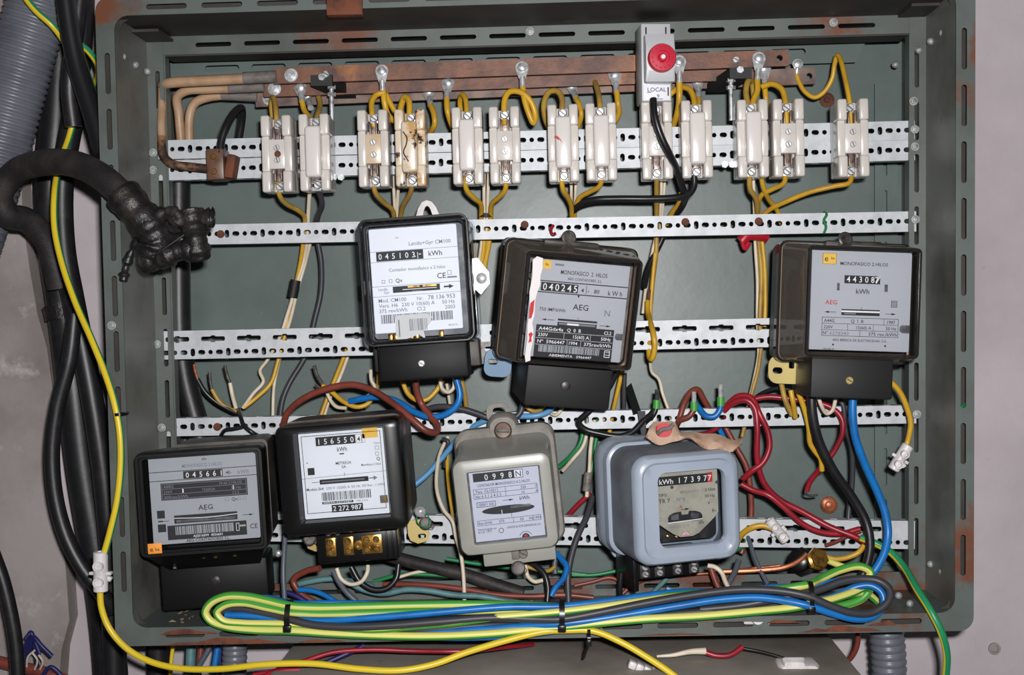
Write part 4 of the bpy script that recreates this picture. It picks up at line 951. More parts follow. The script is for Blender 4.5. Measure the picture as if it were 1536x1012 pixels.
L.poly([(17, 77), (17, 69), (20, 65), (27, 62), (38, 61), (39, 66), (49, 66), (51, 61), (62, 62), (69, 65), (72, 69), (72, 77)][::-1], BK).line(17, 77, 72, 75, 1.4, WH, .3).poly([(22, 66), (34, 64), (34, 73), (22, 73)][::-1], ME, .25).poly([(54, 64), (66, 66), (66, 73), (54, 73)][::-1], ME, .25)
L.text('Wh', 65, 83, 5, BK, width=9).text('1 vuelta disc. 2 1/3', 14, 85, 3.4, GR, width=36).rect(0, 68, 6, 69, GR).rect(0, 72, 7, 73, GR)
L.poly([(36, 98.5), (40, 92), (48, 92), (52, 98.5)][::-1], RD, .2).poly([(37.2, 97.8), (40.4, 92.7), (47.6, 92.7), (50.8, 97.8)][::-1], SW, .28).text('CdC', 44, 97.2, 3.6, RD, 'c', width=9, lift=.35)
L.done(dial)
for u, v in ((10, 100), (26, 104), (40, 106), (8, 92), (4, 108)):
    mb = MB(); mb.lathe([(2, 0), (2, 4), (.2, 5)], (fx + u * K7, -86, fz - v * K7), (0, -1, 0), 8); part(mb, 'terminal_stud', 'brass', m7)
mb = MB(); mb.rl([(107 * K7, 114 * K7, 8, -112, 4, 0), (107 * K7, 114 * K7, 8, -112.8, 4, 0)]); part(mb, 'window', 'window_glass', m7)
tz = -h / 2 - 11
mb = MB(); mb.box((-6, -34, tz), (70, 64, 30), 2); mb.box((-43, -40, tz - 4), (6, 60, 44), 1.5); part(mb, 'terminal_block', 'black_plastic', m7)
for i, x in enumerate((-32, -16, 4, 22)):
    mb = MB(); mb.box((x, -66, tz - 5), (11, 3, 16), .6); part(mb, 'terminal_plate', 'mech_dark', m7)
    mb = MB(); mb.screw((x, -67, tz - 1), 3.8, 3); mb.screw((x, -67, tz - 9), 3.4, 2.4); part(mb, 'terminal_screw', ['tin', 'steel_dark'], m7)
mb = MB(); mb.rl([(20, 16, 6, -4, -w / 2 + 16, -h / 2 - 6), (20, 16, 6, -10, -w / 2 + 16, -h / 2 - 6)]); mb.cyl((-w / 2 + 16, -10, -h / 2 - 6), (-w / 2 + 16, -14, -h / 2 - 6), 5, 4, mi=1); part(mb, 'fixing_foot', ['meter_blue', 'lead'], m7)
# ================================================================== small devices in the cabinet
# red push button clipped to the frame
rot = facing(1.0, 6, 0); t = thing('push_button', 'grey emergency-stop module with red round button and handwritten label', 'push button', W(986, 92, 150) - rot @ Vector((0, -0.042, 0)), rot)
k = S(150) * 1000
mb = MB(); mb.box((0, -18, 0), (45 * k, 36, 116 * k), 1.5); part(mb, 'clip_body', 'plastic_grey', t)
mb = MB(); mb.rl([(44 * k, 72 * k, 2, -34, 2, 3), (44 * k, 70 * k, 2, -46, 2, 3), (43 * k, 40 * k, 4, -50, 2, 3)], True, True); part(mb, 'front_cover', 'plastic_grey', t)
for z in (46, -45):
    for x in (-15, 15):
        mb = MB(); mb.box((x * k, -36.2, z * k), (1.6, .8, 9), .2); part(mb, 'clip_slot', 'ink', t)
mb = MB(); mb.lathe([(21 * k, 0), (21 * k, 5), (19.5 * k, 7.5), (10 * k, 8), (9.5 * k, 5), (7 * k, 5), (6.5 * k, 9), (5 * k, 10), (.2, 10)], (4 * k, -50, 2 * k), (0, -1, 0), 28); bt = part(mb, 'red_button', 'button_red', t)
mb = MB(); mb.lathe([(3.4 * k, 0), (3 * k, 1.5), (.2, 1.8)], (4 * k, -60, 2 * k), (0, -1, 0), 12); part(mb, 'button_centre', 'label_white', bt)
mb = MB()
for i in range(14):
    a = R(i * 360 / 14); c = (4 * k + 15.5 * k * math.cos(a), -57.8, 2 * k + 15.5 * k * math.sin(a))
    mb.box(c, (2.6, .5, .9), 0, rot=Matrix.Rotation(-a + R(90), 3, 'Y'))
part(mb, 'embossed_letters', 'button_red_dark', bt)
mb = MB(); mb.box((0, -36.5, -45 * k), (40 * k, 1, 23 * k), .2); lb = part(mb, 'label_strip', 'label_white', t)
L = Label(-20 * k, -34 * k, -37, k); L.text('LOCAL', 6, 9.5, 6, BL, width=28).line(5, 11, 12, 10.5, .9, BL).text('9', 20, 19, 5.5, BL).line(17, 20.5, 29, 20.5, .9, BL).rect(36, 3, 38, 16, BK); L.done(lb, 'handwriting')

# scorched bakelite terminal block at the left end of the fuse rail
t = thing('terminal_block', 'scorched brown terminal block fed by burnt and black wires at left', 'terminal block', W(335, 250, 94), facing(2))
mb = MB(); mb.box((-2, -14, 0), (19, 28, 34), 1.5); part(mb, 'body', 'bakelite_brown', t)
mb = MB(); mb.box((13, -12, -2), (10, 22, 26), 2, rot=Matrix.Rotation(R(12), 3, 'Y')); part(mb, 'cheek', 'rust', t)
for z in (8, -8):
    mb = MB(); mb.screw((-3, -28, z), 3.4, 2); part(mb, 'screw', ['brass', 'steel_dark'], t)

# earth clamp with copper strand at the bottom right
t = thing('earth_clamp', 'brass earth clamp bolt with black seat and copper strand at cabinet floor', 'clamp', W(1215, 840, 110))
mb = MB(); mb.lathe([(16, 0), (16, 6), (12, 8), (12, 20), (9, 22)], (-6, 10, -4), (-.5, -1, .3), 8); part(mb, 'seat', 'black_plastic', t)
mb = MB(); mb.lathe([(13, 0), (13, 4), (10, 6), (10, 9), (.2, 10)], (4, -16, 4), (.3, -1, .35), 6); part(mb, 'bolt_head', 'brass', t)
mb = MB(); mb.tube([(-6, -14, 10), (-14, -12, 2), (-30, -8, -6), (-60, -4, -10), (-96, 0, -12)], 2.6, 8); part(mb, 'copper_strand', 'copper', t)

# ================================================================== wire helpers
def lug(o, x, y, d, tx, ty, td, r=10):
    """cable lug bolted at (x, y, d), barrel running to (tx, ty, td), as part of the wire o"""
    k = S(d); c = W(x, y, d); b = W(tx, ty, td)
    mb = MB(1)
    ax = (b - c); L = ax.length; ax.normalize(); sd = Vector((0, -1, 0)).cross(ax).normalized()
    pts = [c + (-ax * math.cos(R(a)) + sd * math.sin(R(a))) * r * k for a in range(-90, 91, 30)]
    pts += [c + ax * L * .55 + sd * r * k * .5, c + ax * L * .55 - sd * r * k * .5]
    n = Vector((0, -0.0018, 0)); mb.loft([[p for p in pts], [p + n for p in pts]], True, True)
    mb.cyl(c + ax * L * .45 + n * .5, b, 4.6 * k, 4.6 * k, 10)
    g = attach(mb, 'cable_lug', 'tin', o)
    mb = MB(1); mb.lathe([(6.5 * k, 0), (6.5 * k, .0028), (5 * k, .0036), (.0001, .0038)], c + n, (0, -1, 0), 12); attach(mb, 'lug_bolt', 'zinc_screw', o)
def strip(o, pts, r, m='copper', name='bare_end'):
    mb = MB(1); d = pts[0][2]; mb.tube([W(*p) for p in pts], r * S(d), 7); attach(mb, name, m, o)
def band(o, x, y, d, dx, dy, r, L, m, name):
    """short sleeve around a wire"""
    a = W(x - dx * L / 2, y - dy * L / 2, d); b = W(x + dx * L / 2, y + dy * L / 2, d); mb = MB(1); mb.cyl(a, b, r * S(d), n=12); return attach(mb, name, m, o)
Y, YO, WT_, BKW = 'w_yellow', 'w_yellow_old', 'w_white', 'w_black'
GF = 'yellow fuse tails'; GW = 'bundled wires'

# ---- yellow tails from the busbars to the fuse holders
wire('fuse_tail', 'short brown-yellow loop above the leftmost fuse holder', YO, 4, [(415, 190, 116), (414, 168, 114), (412, 152, 104), (409, 146, 92), (407, 158, 84), (410, 185, 76)], group=GF)
o = wire('fuse_tail', 'yellow tail with lug, left of two above the second fuse holder', Y, 4.2, [(453, 152, 92), (456, 164, 96), (464, 176, 106), (470, 188, 114)], group=GF); lug(o, 451, 132, 79, 453, 153, 92)
o = wire('fuse_tail', 'browned yellow tail right above the second fuse holder', YO, 4.2, [(477, 142, 66), (480, 155, 78), (477, 170, 100), (472, 188, 114)], group=GF); lug(o, 461, 144, 57, 466, 162, 80, 8)
wire('fuse_tail', 'short yellow tail bending into the third fuse holder', Y, 4.4, [(561, 190, 116), (558, 168, 116), (558, 152, 110), (565, 142, 104), (575, 139, 102)], group=GF)
o = wire('fuse_tail', 'long yellow tail dipping to the scorched fuse holder', Y, 4.6, [(575, 136, 101), (577, 155, 102), (582, 172, 98), (592, 181, 94), (598, 176, 96), (602, 158, 104), (607, 146, 110), (613, 150, 114), (614, 188, 118)], group=GF); lug(o, 573, 107, 100, 574, 138, 101)
wire('fuse_tail', 'second yellow tail between the third holder and the scorched one', Y, 4.2, [(578, 140, 96), (586, 156, 90), (597, 176, 84), (606, 196, 76)], group=GF)
o = wire('fuse_tail', 'yellow tail hanging right of the scorched fuse holder', Y, 4.4, [(646, 158, 72), (651, 172, 82), (652, 186, 82), (646, 198, 70)], group=GF); lug(o, 643, 138, 57, 646, 159, 72)
o = wire('fuse_tail', 'yellow tail left of the fifth fuse holder', Y, 4.4, [(670, 148, 90), (671, 165, 96), (675, 180, 92), (682, 198, 78)], group=GF); lug(o, 672, 125, 79, 670, 150, 90)
wire('fuse_tail', 'small yellow loop above the fifth fuse holder', Y, 4, [(701, 188, 118), (700, 166, 116), (698, 148, 110), (693, 142, 100), (690, 152, 90), (692, 172, 80)], group=GF)
o = wire('fuse_tail', 'yellow tail looping down and over into the sixth fuse holder', Y, 4.6, [(784, 130, 102), (787, 150, 104), (794, 172, 104), (800, 184, 102), (803, 174, 100), (796, 152, 102), (780, 138, 106), (764, 138, 110), (757, 150, 114), (757, 188, 118)], group=GF); lug(o, 783, 102, 100, 784, 132, 102)
wire('fuse_tail', 'wide yellow hoop above the red-marked fuse holder', YO, 4.4, [(843, 188, 118), (843, 162, 116), (843, 148, 112), (836, 137, 106), (824, 138, 100), (816, 155, 92), (818, 178, 84), (828, 200, 74)], group=GF)
o = wire('fuse_tail', 'yellow tail between the red-marked holder and its right neighbour', Y, 4.2, [(864, 148, 74), (869, 158, 82), (872, 172, 84), (867, 190, 74)], group=GF); lug(o, 857, 129, 57, 865, 150, 74, 9)
wire('fuse_tail', 'browned tail rising behind the bars from the eighth fuse holder', YO, 4.2, [(901, 188, 118), (900, 160, 116), (898, 142, 104), (894, 128, 84), (890, 116, 60)], group=GF)
o = wire('fuse_tail', 'yellow tail right of the eighth fuse holder', Y, 4.4, [(925, 138, 88), (927, 155, 92), (928, 170, 86), (920, 186, 76)], group=GF); lug(o, 922, 113, 79, 925, 140, 88)
o = wire('fuse_tail', 'straight yellow tail hanging beside the red push button', Y, 4.8, [(1019, 124, 102), (1019, 145, 102), (1017, 165, 96), (1010, 188, 82)], group=GF); lug(o, 1019, 93, 100, 1019, 126, 102)
wire('fuse_tail', 'yellow hoop right of the push button into the tenth fuse holder', Y, 4.4, [(1044, 188, 118), (1042, 160, 116), (1040, 145, 110), (1034, 134, 104), (1022, 131, 96), (1008, 139, 88), (997, 155, 96), (987, 184, 116)], group=GF)
o = wire('fuse_tail', 'short yellow tail and lug behind the tenth fuse holder', YO, 4, [(1048, 146, 74), (1049, 160, 80), (1048, 185, 74)], group=GF); lug(o, 1046, 122, 57, 1048, 148, 74, 9)
o = wire('fuse_tail', 'short yellow tail under the right bar lug to the eleventh holder', Y, 4.6, [(1136, 120, 102), (1136, 136, 106), (1130, 152, 112), (1128, 186, 118)], group=GF); lug(o, 1138, 88, 100, 1136, 122, 102)
wire('fuse_tail', 'browned loop left above the eleventh fuse holder', YO, 4.4, [(1124, 188, 118), (1122, 160, 116), (1119, 138, 108), (1122, 122, 98), (1128, 124, 86), (1131, 150, 80), (1132, 175, 78)], group=GF)
o = wire('fuse_tail', 'straight yellow tail between the eleventh and twelfth holders', Y, 4.2, [(1147, 130, 86), (1149, 150, 88), (1150, 175, 78)], group=GF); lug(o, 1146, 103, 79, 1147, 132, 86)
wire('fuse_tail', 'yellow hoop bending into the top of the twelfth fuse holder', Y, 4.4, [(1180, 188, 118), (1179, 166, 117), (1177, 146, 112), (1172, 133, 106), (1158, 126, 98), (1143, 130, 92)], group=GF)
o = wire('fuse_tail', 'long yellow wire peaking high above the rightmost fuse holder', Y, 3.6, [(1278, 190, 118), (1274, 150, 114), (1266, 110, 100), (1260, 88, 86), (1256, 83, 80), (1252, 96, 74), (1248, 118, 70), (1236, 138, 66), (1222, 146, 62), (1208, 138, 58), (1198, 122, 54), (1194, 108, 52)], group=GF); lug(o, 1196, 97, 52, 1195, 110, 52, 8)

# ---- tan feeders on the left ends of the busbars
o = wire('feeder_cable', 'uppermost tan feeder cable into the front busbar', 'w_tan', 8, [(368, 118, 100), (330, 120, 100), (290, 122, 100), (258, 124, 98), (246, 127, 88), (243, 131, 70)], cat='cable', group='tan feeder cables')
band(o, 390, 116, 100, 1, -.05, 9, 50, 'heatshrink', 'heatshrink_sleeve')
o = wire('feeder_cable', 'middle tan feeder cable turning down into the panel', 'w_tan', 7, [(346, 133, 78), (310, 134, 78), (280, 136, 76), (266, 146, 70), (268, 170, 62), (272, 216, 58)], cat='cable', group='tan feeder cables')
band(o, 370, 131, 78, 1, -.05, 8, 54, 'heatshrink', 'heatshrink_sleeve')
o = wire('feeder_cable', 'lowest tan feeder cable curving down to the rail', 'w_tan', 7, [(332, 143, 58), (312, 146, 58), (293, 154, 56), (285, 170, 54), (284, 216, 52)], cat='cable', group='tan feeder cables')
band(o, 358, 144, 56, 1, .05, 7.5, 56, 'heatshrink', 'heatshrink_sleeve')
o = wire('feeder_cable', 'burnt tan cable running down the left upright to the brown block', 'w_tan', 6.2, [(243, 134, 84), (243, 160, 96), (242, 190, 104), (243, 205, 108)], cat='cable', group='tan feeder cables')
mb = MB(1); mb.tube([W(243, 203, 107), W(243, 220, 110), W(247, 236, 112), W(262, 247, 114), W(285, 250, 112), W(322, 254, 108)], 6.6 * S(110), 10); attach(mb, 'burnt_end', 'w_burnt', o, label='charred flaking insulation')
wire('feeder_cable', 'thick black wire looping up from the scorched terminal block', 'w_black', 6, [(330, 230, 118), (332, 212, 116), (340, 188, 112), (352, 168, 100), (362, 162, 88), (363, 176, 76), (357, 215, 66)], cat='cable')
wire('panel_cable', 'thick shiny black cable inside the cabinet along the left upright', 'rubber', 18, [(268, 262, 40), (268, 340, 40), (268, 430, 40), (270, 510, 42), (278, 570, 46), (296, 640, 50), (306, 690, 52)], cat='cable', n=18)

# ---- tails below the fuse holders
wire('fuse_drop', 'yellow wire stepping from the leftmost fuse holder to the bundle', YO, 3.8, [(417, 272, 118), (419, 292, 112), (430, 306, 96), (448, 316, 80), (457, 326, 66), (456, 350, 56)], group=GW)
wire('fuse_drop', 'cream wire straight below the second fuse holder', WT_, 3.2, [(466, 272, 92), (464, 295, 80), (462, 330, 62), (461, 360, 56)], group=GW)
wire('fuse_drop', 'dark grey wire curling below the second fuse holder', 'w_charcoal', 4.2, [(472, 276, 118), (481, 294, 104), (483, 308, 92), (477, 324, 74), (474, 345, 58), (482, 395, 50), (481, 440, 46), (472, 480, 46), (460, 530, 46), (434, 575, 50), (424, 600, 54), (418, 645, 62)], group=GW)
wire('panel_wire', 'yellow wire of the left bundle taped in the middle', Y, 3.2, [(456, 350, 56), (452, 385, 50), (443, 430, 44), (433, 470, 42), (428, 500, 42), (416, 545, 46), (406, 575, 50), (385, 596, 54), (366, 611, 58)], group=GW)
wire('panel_wire', 'cream wire of the left bundle zigzagging down to the bare-ended joint', WT_, 2.8, [(461, 360, 54), (456, 390, 48), (444, 430, 46), (430, 475, 44), (420, 505, 44), (401, 540, 46), (390, 556, 50), (395, 572, 52), (380, 590, 56), (364, 612, 58)], group=GW)
o = wire('panel_wire', 'second cream wire of the left bundle ending behind the lower rail', WT_, 2.6, [(466, 362, 54), (458, 395, 48), (447, 432, 48), (436, 478, 44), (426, 510, 42), (418, 545, 44), (411, 580, 48), (409, 632, 50)], group=GW)
band(o, 441, 433, 50, -.2, 1, 8, 26, 'black_matt', 'black_tape')
o = wire('loose_wire', 'loose black wire with bare copper tip at the left of the panel', 'w_black', 3.6, [(296, 568, 66), (308, 588, 66), (326, 604, 64), (352, 618, 62), (360, 622, 62)]); strip(o, [(291, 546, 68), (293, 558, 67), (297, 570, 66)], 2.2)
o = wire('loose_wire', 'loose yellow wire with darkened tip beside the bare-ended black one', YO, 3.2, [(318, 584, 64), (330, 603, 64), (345, 613, 62), (358, 618, 62)]); strip(o, [(314, 558, 64), (315, 572, 64), (318, 586, 64)], 2.6, 'steel_dark')
o = wire('loose_wire', 'loose cream wire with bare tip, third of the fan at left', WT_, 3.2, [(345, 574, 64), (349, 594, 64), (354, 612, 62)]); strip(o, [(337, 548, 66), (340, 562, 65), (346, 577, 64)], 2.6, 'steel_dark')
wire('loose_wire', 'black wire from the fan joint down over the rail', 'w_black', 3.2, [(358, 614, 66), (362, 628, 100), (366, 638, 106), (378, 648, 108), (392, 656, 100)])
wire('loose_wire', 'black branch bending left over the rail above the lowest left meter', 'w_black', 3, [(364, 640, 108), (350, 643, 108), (338, 645, 106), (330, 655, 96)])

wire('fuse_drop', 'yellow wire stepping right below the third fuse holder', YO, 3.8, [(561, 268, 118), (562, 286, 112), (574, 302, 96), (588, 314, 80), (592, 330, 62)], group=GW)
wire('fuse_drop', 'yellow wire stepping left below the scorched fuse holder', YO, 3.8, [(619, 268, 118), (616, 288, 108), (605, 308, 88), (600, 330, 64)], group=GW)
wire('fuse_drop', 'left cream wire between the third and scorched holders', WT_, 2.6, [(590, 258, 70), (591, 290, 66), (593, 330, 58)], group=GW)
wire('fuse_drop', 'right cream wire between the third and scorched holders', WT_, 2.6, [(599, 258, 70), (597, 290, 66), (595, 330, 56)], group=GW)
wire('fuse_drop', 'yellow wire stepping right below the fifth fuse holder', Y, 3.8, [(699, 264, 118), (699, 282, 112), (710, 296, 98), (721, 306, 82), (722, 330, 60), (726, 362, 56), (722, 395, 52), (712, 440, 48)], group=GW)
wire('fuse_drop', 'yellow wire stepping left below the sixth fuse holder', Y, 3.8, [(759, 264, 118), (758, 284, 112), (748, 296, 98), (738, 306, 82), (736, 330, 60), (734, 362, 54), (728, 395, 50), (724, 430, 46)], group=GW)
wire('fuse_drop', 'left cream wire between the fifth and sixth holders', WT_, 2.6, [(726, 256, 70), (726, 290, 68), (726, 330, 58), (722, 365, 56), (716, 410, 52)], group=GW)
o = wire('fuse_drop', 'right cream wire between the fifth and sixth holders', WT_, 2.6, [(733, 256, 70), (732, 290, 66), (731, 330, 56), (728, 365, 54), (722, 410, 50)], group=GW)
band(o, 729, 323, 62, 0, 1, 11, 6, 'black_matt', 'black_tape')
wire('fuse_drop', 'yellow wire stepping right below the red-marked fuse holder', Y, 3.8, [(842, 262, 118), (844, 282, 112), (852, 296, 98), (857, 310, 82), (858, 330, 62)], group=GW)
wire('fuse_drop', 'yellow wire stepping left below the eighth fuse holder', Y, 3.8, [(903, 262, 118), (900, 278, 112), (884, 288, 100), (870, 296, 88), (863, 312, 76), (861, 332, 60)], group=GW)
wire('fuse_drop', 'left cream wire below the red-marked fuse holder', WT_, 2.4, [(857, 262, 70), (857, 295, 68), (857, 330, 56)], group=GW)
wire('fuse_drop', 'right cream wire below the red-marked fuse holder', WT_, 2.4, [(864, 262, 70), (863, 295, 66), (861, 330, 54)], group=GW)
wire('fuse_drop', 'yellow wire straight below the holder under the push button', YO, 3.8, [(985, 260, 114), (985, 290, 92), (985, 330, 60), (984, 380, 54), (979, 420, 50), (976, 455, 50)], group=GW)
wire('fuse_drop', 'left cream wire below the holder under the push button', WT_, 2.6, [(992, 258, 72), (992, 290, 70), (989, 330, 56), (977, 385, 52), (969, 430, 48), (964, 470, 48)], group=GW)
wire('fuse_drop', 'right cream wire below the holder under the push button', WT_, 2.2, [(998, 258, 72), (996, 290, 68), (992, 330, 54), (984, 380, 50)], group=GW)
wire('fuse_drop', 'short yellow wire under the black wire crossing', Y, 4, [(1022, 290, 96), (1019, 304, 88), (1009, 318, 74), (1000, 336, 58)], group=GW)
wire('fuse_drop', 'left browned wire below the eleventh fuse holder', YO, 3.8, [(1124, 260, 118), (1125, 282, 110), (1134, 298, 96), (1136, 312, 82), (1136, 330, 62), (1138, 365, 56), (1142, 410, 54), (1140, 470, 54), (1140, 500, 56)], group=GW)
wire('fuse_drop', 'cream wire below the eleventh fuse holder', WT_, 2.6, [(1130, 262, 72), (1131, 295, 70), (1132, 330, 58), (1133, 370, 54), (1136, 420, 52), (1136, 480, 52), (1138, 530, 58), (1132, 565, 62), (1124, 600, 66), (1114, 650, 64)], group=GW)
wire('fuse_drop', 'yellow wire stepping left below the twelfth fuse holder', Y, 3.8, [(1178, 258, 118), (1176, 274, 112), (1158, 284, 102), (1143, 292, 92), (1138, 305, 80), (1138, 330, 60)], group=GW)
wire('fuse_drop', 'yellow wire slanting right below the eleventh holder', Y, 3.6, [(1141, 262, 110), (1146, 284, 100), (1154, 300, 84), (1166, 316, 66), (1172, 335, 58)], group=GW)
wire('fuse_drop', 'long yellow wire sweeping left from the rightmost fuse holder', Y, 3.8, [(1278, 260, 118), (1274, 274, 112), (1252, 279, 106), (1215, 288, 98), (1180, 302, 86), (1152, 316, 70), (1138, 332, 58)], group=GW)
o = wire('panel_wire', 'yellow wire dropping from the red tape to the rail', Y, 3.2, [(1142, 350, 58), (1147, 400, 56), (1148, 450, 54), (1147, 490, 54)], group=GW)
mb = MB(1); c = W(1130, 362, 66); mb.tube([W(1112, 362, 70), W(1122, 352, 70), W(1136, 352, 68), W(1150, 354, 64)], 9 * S(66), 10); mb.tube([W(1113, 360, 72), W(1118, 372, 72), W(1124, 364, 72)], 4 * S(66), 8); attach(mb, 'red_tape', 'red_tape', o)
wire('panel_wire', 'yellow-cream wire slanting below the wide rail left of the right meter', YO, 3, [(1142, 520, 60), (1137, 555, 64), (1129, 585, 66), (1120, 625, 66), (1113, 655, 66)], group=GW)
# wires right of the tilted meter
wire('panel_wire', 'yellow wire hanging right of the tilted smoky meter', Y, 3.2, [(983, 378, 54), (979, 420, 56), (976, 460, 58), (975, 500, 60)], group=GW)
o = wire('panel_wire', 'thick yellow wire hooking over the wide rail right of the tilted meter', Y, 4.2, [(971, 452, 60), (972, 470, 70), (977, 488, 98), (981, 505, 108), (982, 522, 108), (978, 538, 104), (974, 535, 96), (974, 510, 84)], group=GW); strip(o, [(974, 434, 58), (973, 446, 59), (971, 455, 60)], 2.8, 'bakelite_brown')
wire('panel_wire', 'cream wire kinking down from the wide rail to the ferruled wires', WT_, 2.6, [(975, 540, 72), (978, 558, 66), (988, 568, 64), (994, 590, 64), (1004, 618, 66), (1010, 640, 64)], group=GW)
# black control wire of the push button
wire('control_wire', 'black wire from the push button across a fuse holder to the panel', 'w_black', 5, [(980, 148, 160), (982, 172, 166), (990, 200, 166), (1003, 228, 160), (1016, 255, 138), (1023, 278, 118), (1028, 296, 104), (1020, 314, 84), (1006, 330, 60), (990, 365, 52), (980, 385, 52), (972, 404, 56), (966, 430, 66)])
wire('control_wire', 'black wire sweeping left from the tenth fuse holder to the rail', 'w_black', 5.2, [(1041, 262, 118), (1041, 278, 116), (1034, 290, 112), (1015, 296, 106), (975, 298, 100), (925, 298, 96), (890, 300, 92), (868, 308, 82), (858, 322, 66), (852, 345, 52)])

# ---- between the two rows of meters
wire('meter_lead', 'red-brown cable arching from behind the framed meter up under the white meter', 'w_brown', 5.2, [(424, 640, 96), (432, 618, 104), (455, 598, 112), (490, 583, 118), (528, 577, 122), (556, 584, 128), (590, 605, 140), (620, 630, 150), (640, 646, 150), (654, 648, 140), (656, 638, 128), (644, 622, 118), (632, 605, 112), (625, 585, 116), (623, 560, 120)])
wire('meter_lead', 'blue cable looping under the white-labelled meter', 'w_blue', 5, [(524, 602, 90), (548, 597, 96), (575, 596, 100), (600, 604, 104), (622, 618, 112), (645, 625, 118), (668, 621, 122), (685, 608, 124), (690, 592, 124), (684, 565, 122)])
wire('meter_lead', 'charcoal cable sagging between the white and tilted meters', 'w_charcoal', 4.6, [(634, 616, 100), (655, 610, 106), (682, 611, 110), (710, 618, 112), (735, 627, 114), (760, 629, 114), (778, 622, 114), (786, 600, 112)])
wire('meter_lead', 'yellow loop below the white-labelled meter', Y, 3.6, [(603, 570, 100), (612, 590, 98), (625, 600, 94), (640, 599, 92), (655, 585, 90), (664, 570, 88)])
wire('meter_lead', 'small cream loop below the white-labelled meter', WT_, 3, [(660, 568, 104), (663, 582, 104), (672, 588, 102), (680, 582, 100), (682, 566, 98)])
wire('meter_lead', 'yellow wire right below the white-labelled meter', YO, 3.6, [(691, 566, 80), (697, 590, 74), (700, 618, 66)])
wire('panel_wire', 'cream wire between the white meter and the rail below', WT_, 2.4, [(670, 575, 60), (674, 600, 56), (677, 622, 54)], group=GW)
wire('panel_wire', 'yellow wire slanting left below the wide rail toward the framed meter', Y, 3.4, [(522, 520, 54), (512, 545, 54), (500, 575, 54), (488, 605, 56), (480, 628, 58)], group=GW)
wire('panel_wire', 'cream wire slanting beside the yellow one toward the framed meter', WT_, 2.6, [(526, 522, 52), (517, 548, 52), (506, 575, 52), (494, 600, 54), (485, 630, 56)], group=GW)
o = wire('loose_wire', 'yellow wire with dark stripped tip above the framed meter', Y, 3.6, [(484, 578, 80), (498, 588, 84), (515, 602, 88), (535, 610, 90), (552, 605, 88), (560, 592, 84)]); strip(o, [(471, 548, 78), (475, 562, 79), (486, 580, 80)], 3, 'lead')
o = wire('loose_wire', 'cream wire with dark stripped tip above the framed meter', WT_, 2.8, [(490, 588, 74), (497, 602, 76), (505, 610, 78), (520, 612, 80)]); strip(o, [(473, 576, 74), (480, 582, 74), (492, 590, 74)], 2.2, 'steel_dark')
wire('meter_lead', 'cream wire loop at the left foot of the white-labelled meter', WT_, 2.8, [(556, 555, 92), (557, 570, 96), (562, 580, 96), (554, 592, 90), (546, 596, 86)])
wire('meter_lead', 'yellow wire at the left foot of the white-labelled meter', YO, 3, [(568, 560, 88), (566, 580, 84), (556, 600, 78), (548, 610, 72)])
wire('meter_lead', 'pale blue wire below the tilted meter running to the framed meter', 'w_blue_pale', 4.4, [(832, 602, 100), (824, 616, 108), (806, 623, 112), (780, 624, 110), (756, 624, 106), (730, 630, 100), (706, 642, 90), (684, 662, 78), (660, 690, 72), (640, 712, 72), (618, 730, 74)])
wire('meter_lead', 'yellow loop below the tilted meter', YO, 3.6, [(785, 602, 104), (796, 615, 106), (808, 616, 104), (818, 604, 100)])
wire('meter_lead', 'cream loop below the tilted meter', WT_, 2.8, [(846, 600, 100), (842, 614, 104), (834, 622, 104), (826, 620, 100)])
wire('panel_wire', 'long cream wire snaking down left of the light grey meter to the bundle', WT_, 3, [(672, 655, 60), (660, 680, 70), (655, 710, 84), (656, 738, 100), (666, 765, 112), (679, 782, 118), (684, 805, 120), (691, 830, 120), (695, 860, 124), (697, 905, 130)], group=GW)
wire('panel_wire', 'yellow wire behind the left edge of the light grey meter', Y, 3, [(671, 668, 60), (671, 700, 70), (674, 735, 84), (680, 775, 92)], group=GW)
wire('panel_wire', 'dark stub of wire left of the light grey meter', 'w_charcoal', 3.2, [(664, 658, 72), (672, 662, 76), (668, 680, 70), (667, 700, 64)], group=GW)
wire('meter_lead', 'black wire leaving the tilted meter and kinking back to the right', 'w_black', 4.8, [(924, 560, 116), (914, 580, 122), (898, 602, 126), (880, 620, 124), (868, 633, 120), (876, 643, 118), (900, 650, 118), (930, 654, 118), (948, 648, 116), (966, 630, 112), (978, 620, 108), (984, 610, 106)])
wire('panel_wire', 'yellow wire below the right corner of the tilted meter', Y, 3.4, [(936, 545, 60), (928, 580, 58), (918, 625, 54), (914, 650, 54)], group=GW)
wire('panel_wire', 'cream wire below the right corner of the tilted meter', WT_, 3, [(918, 550, 62), (912, 585, 60), (905, 630, 54)], group=GW)
wire('panel_wire', 'charcoal wire below the right corner of the tilted meter', 'w_charcoal', 3.6, [(937, 560, 66), (936, 590, 62), (936, 625, 56)], group=GW)
mb = MB(1); mb.add([W(938, 582, 70), W(947, 574, 70), (W(962, 618, 104)), W(950, 622, 104), W(938, 582, 67), W(947, 574, 67), W(962, 618, 101), W(950, 622, 101)], [[0, 1, 2, 3], [7, 6, 5, 4], [0, 4, 5, 1], [1, 5, 6, 2], [2, 6, 7, 3], [3, 7, 4, 0]])
mb.add([W(956, 616, 112), W(968, 616, 112), W(970, 652, 116), W(962, 652, 116), W(956, 616, 109), W(968, 616, 109), W(970, 652, 113), W(962, 652, 113)], [[0, 1, 2, 3], [7, 6, 5, 4], [0, 4, 5, 1], [1, 5, 6, 2], [2, 6, 7, 3], [3, 7, 4, 0]])
tag(mb.build('black_tape_strip', 'black_matt'), 'black tape strips hanging over the rail above the pale blue meter', 'tape')
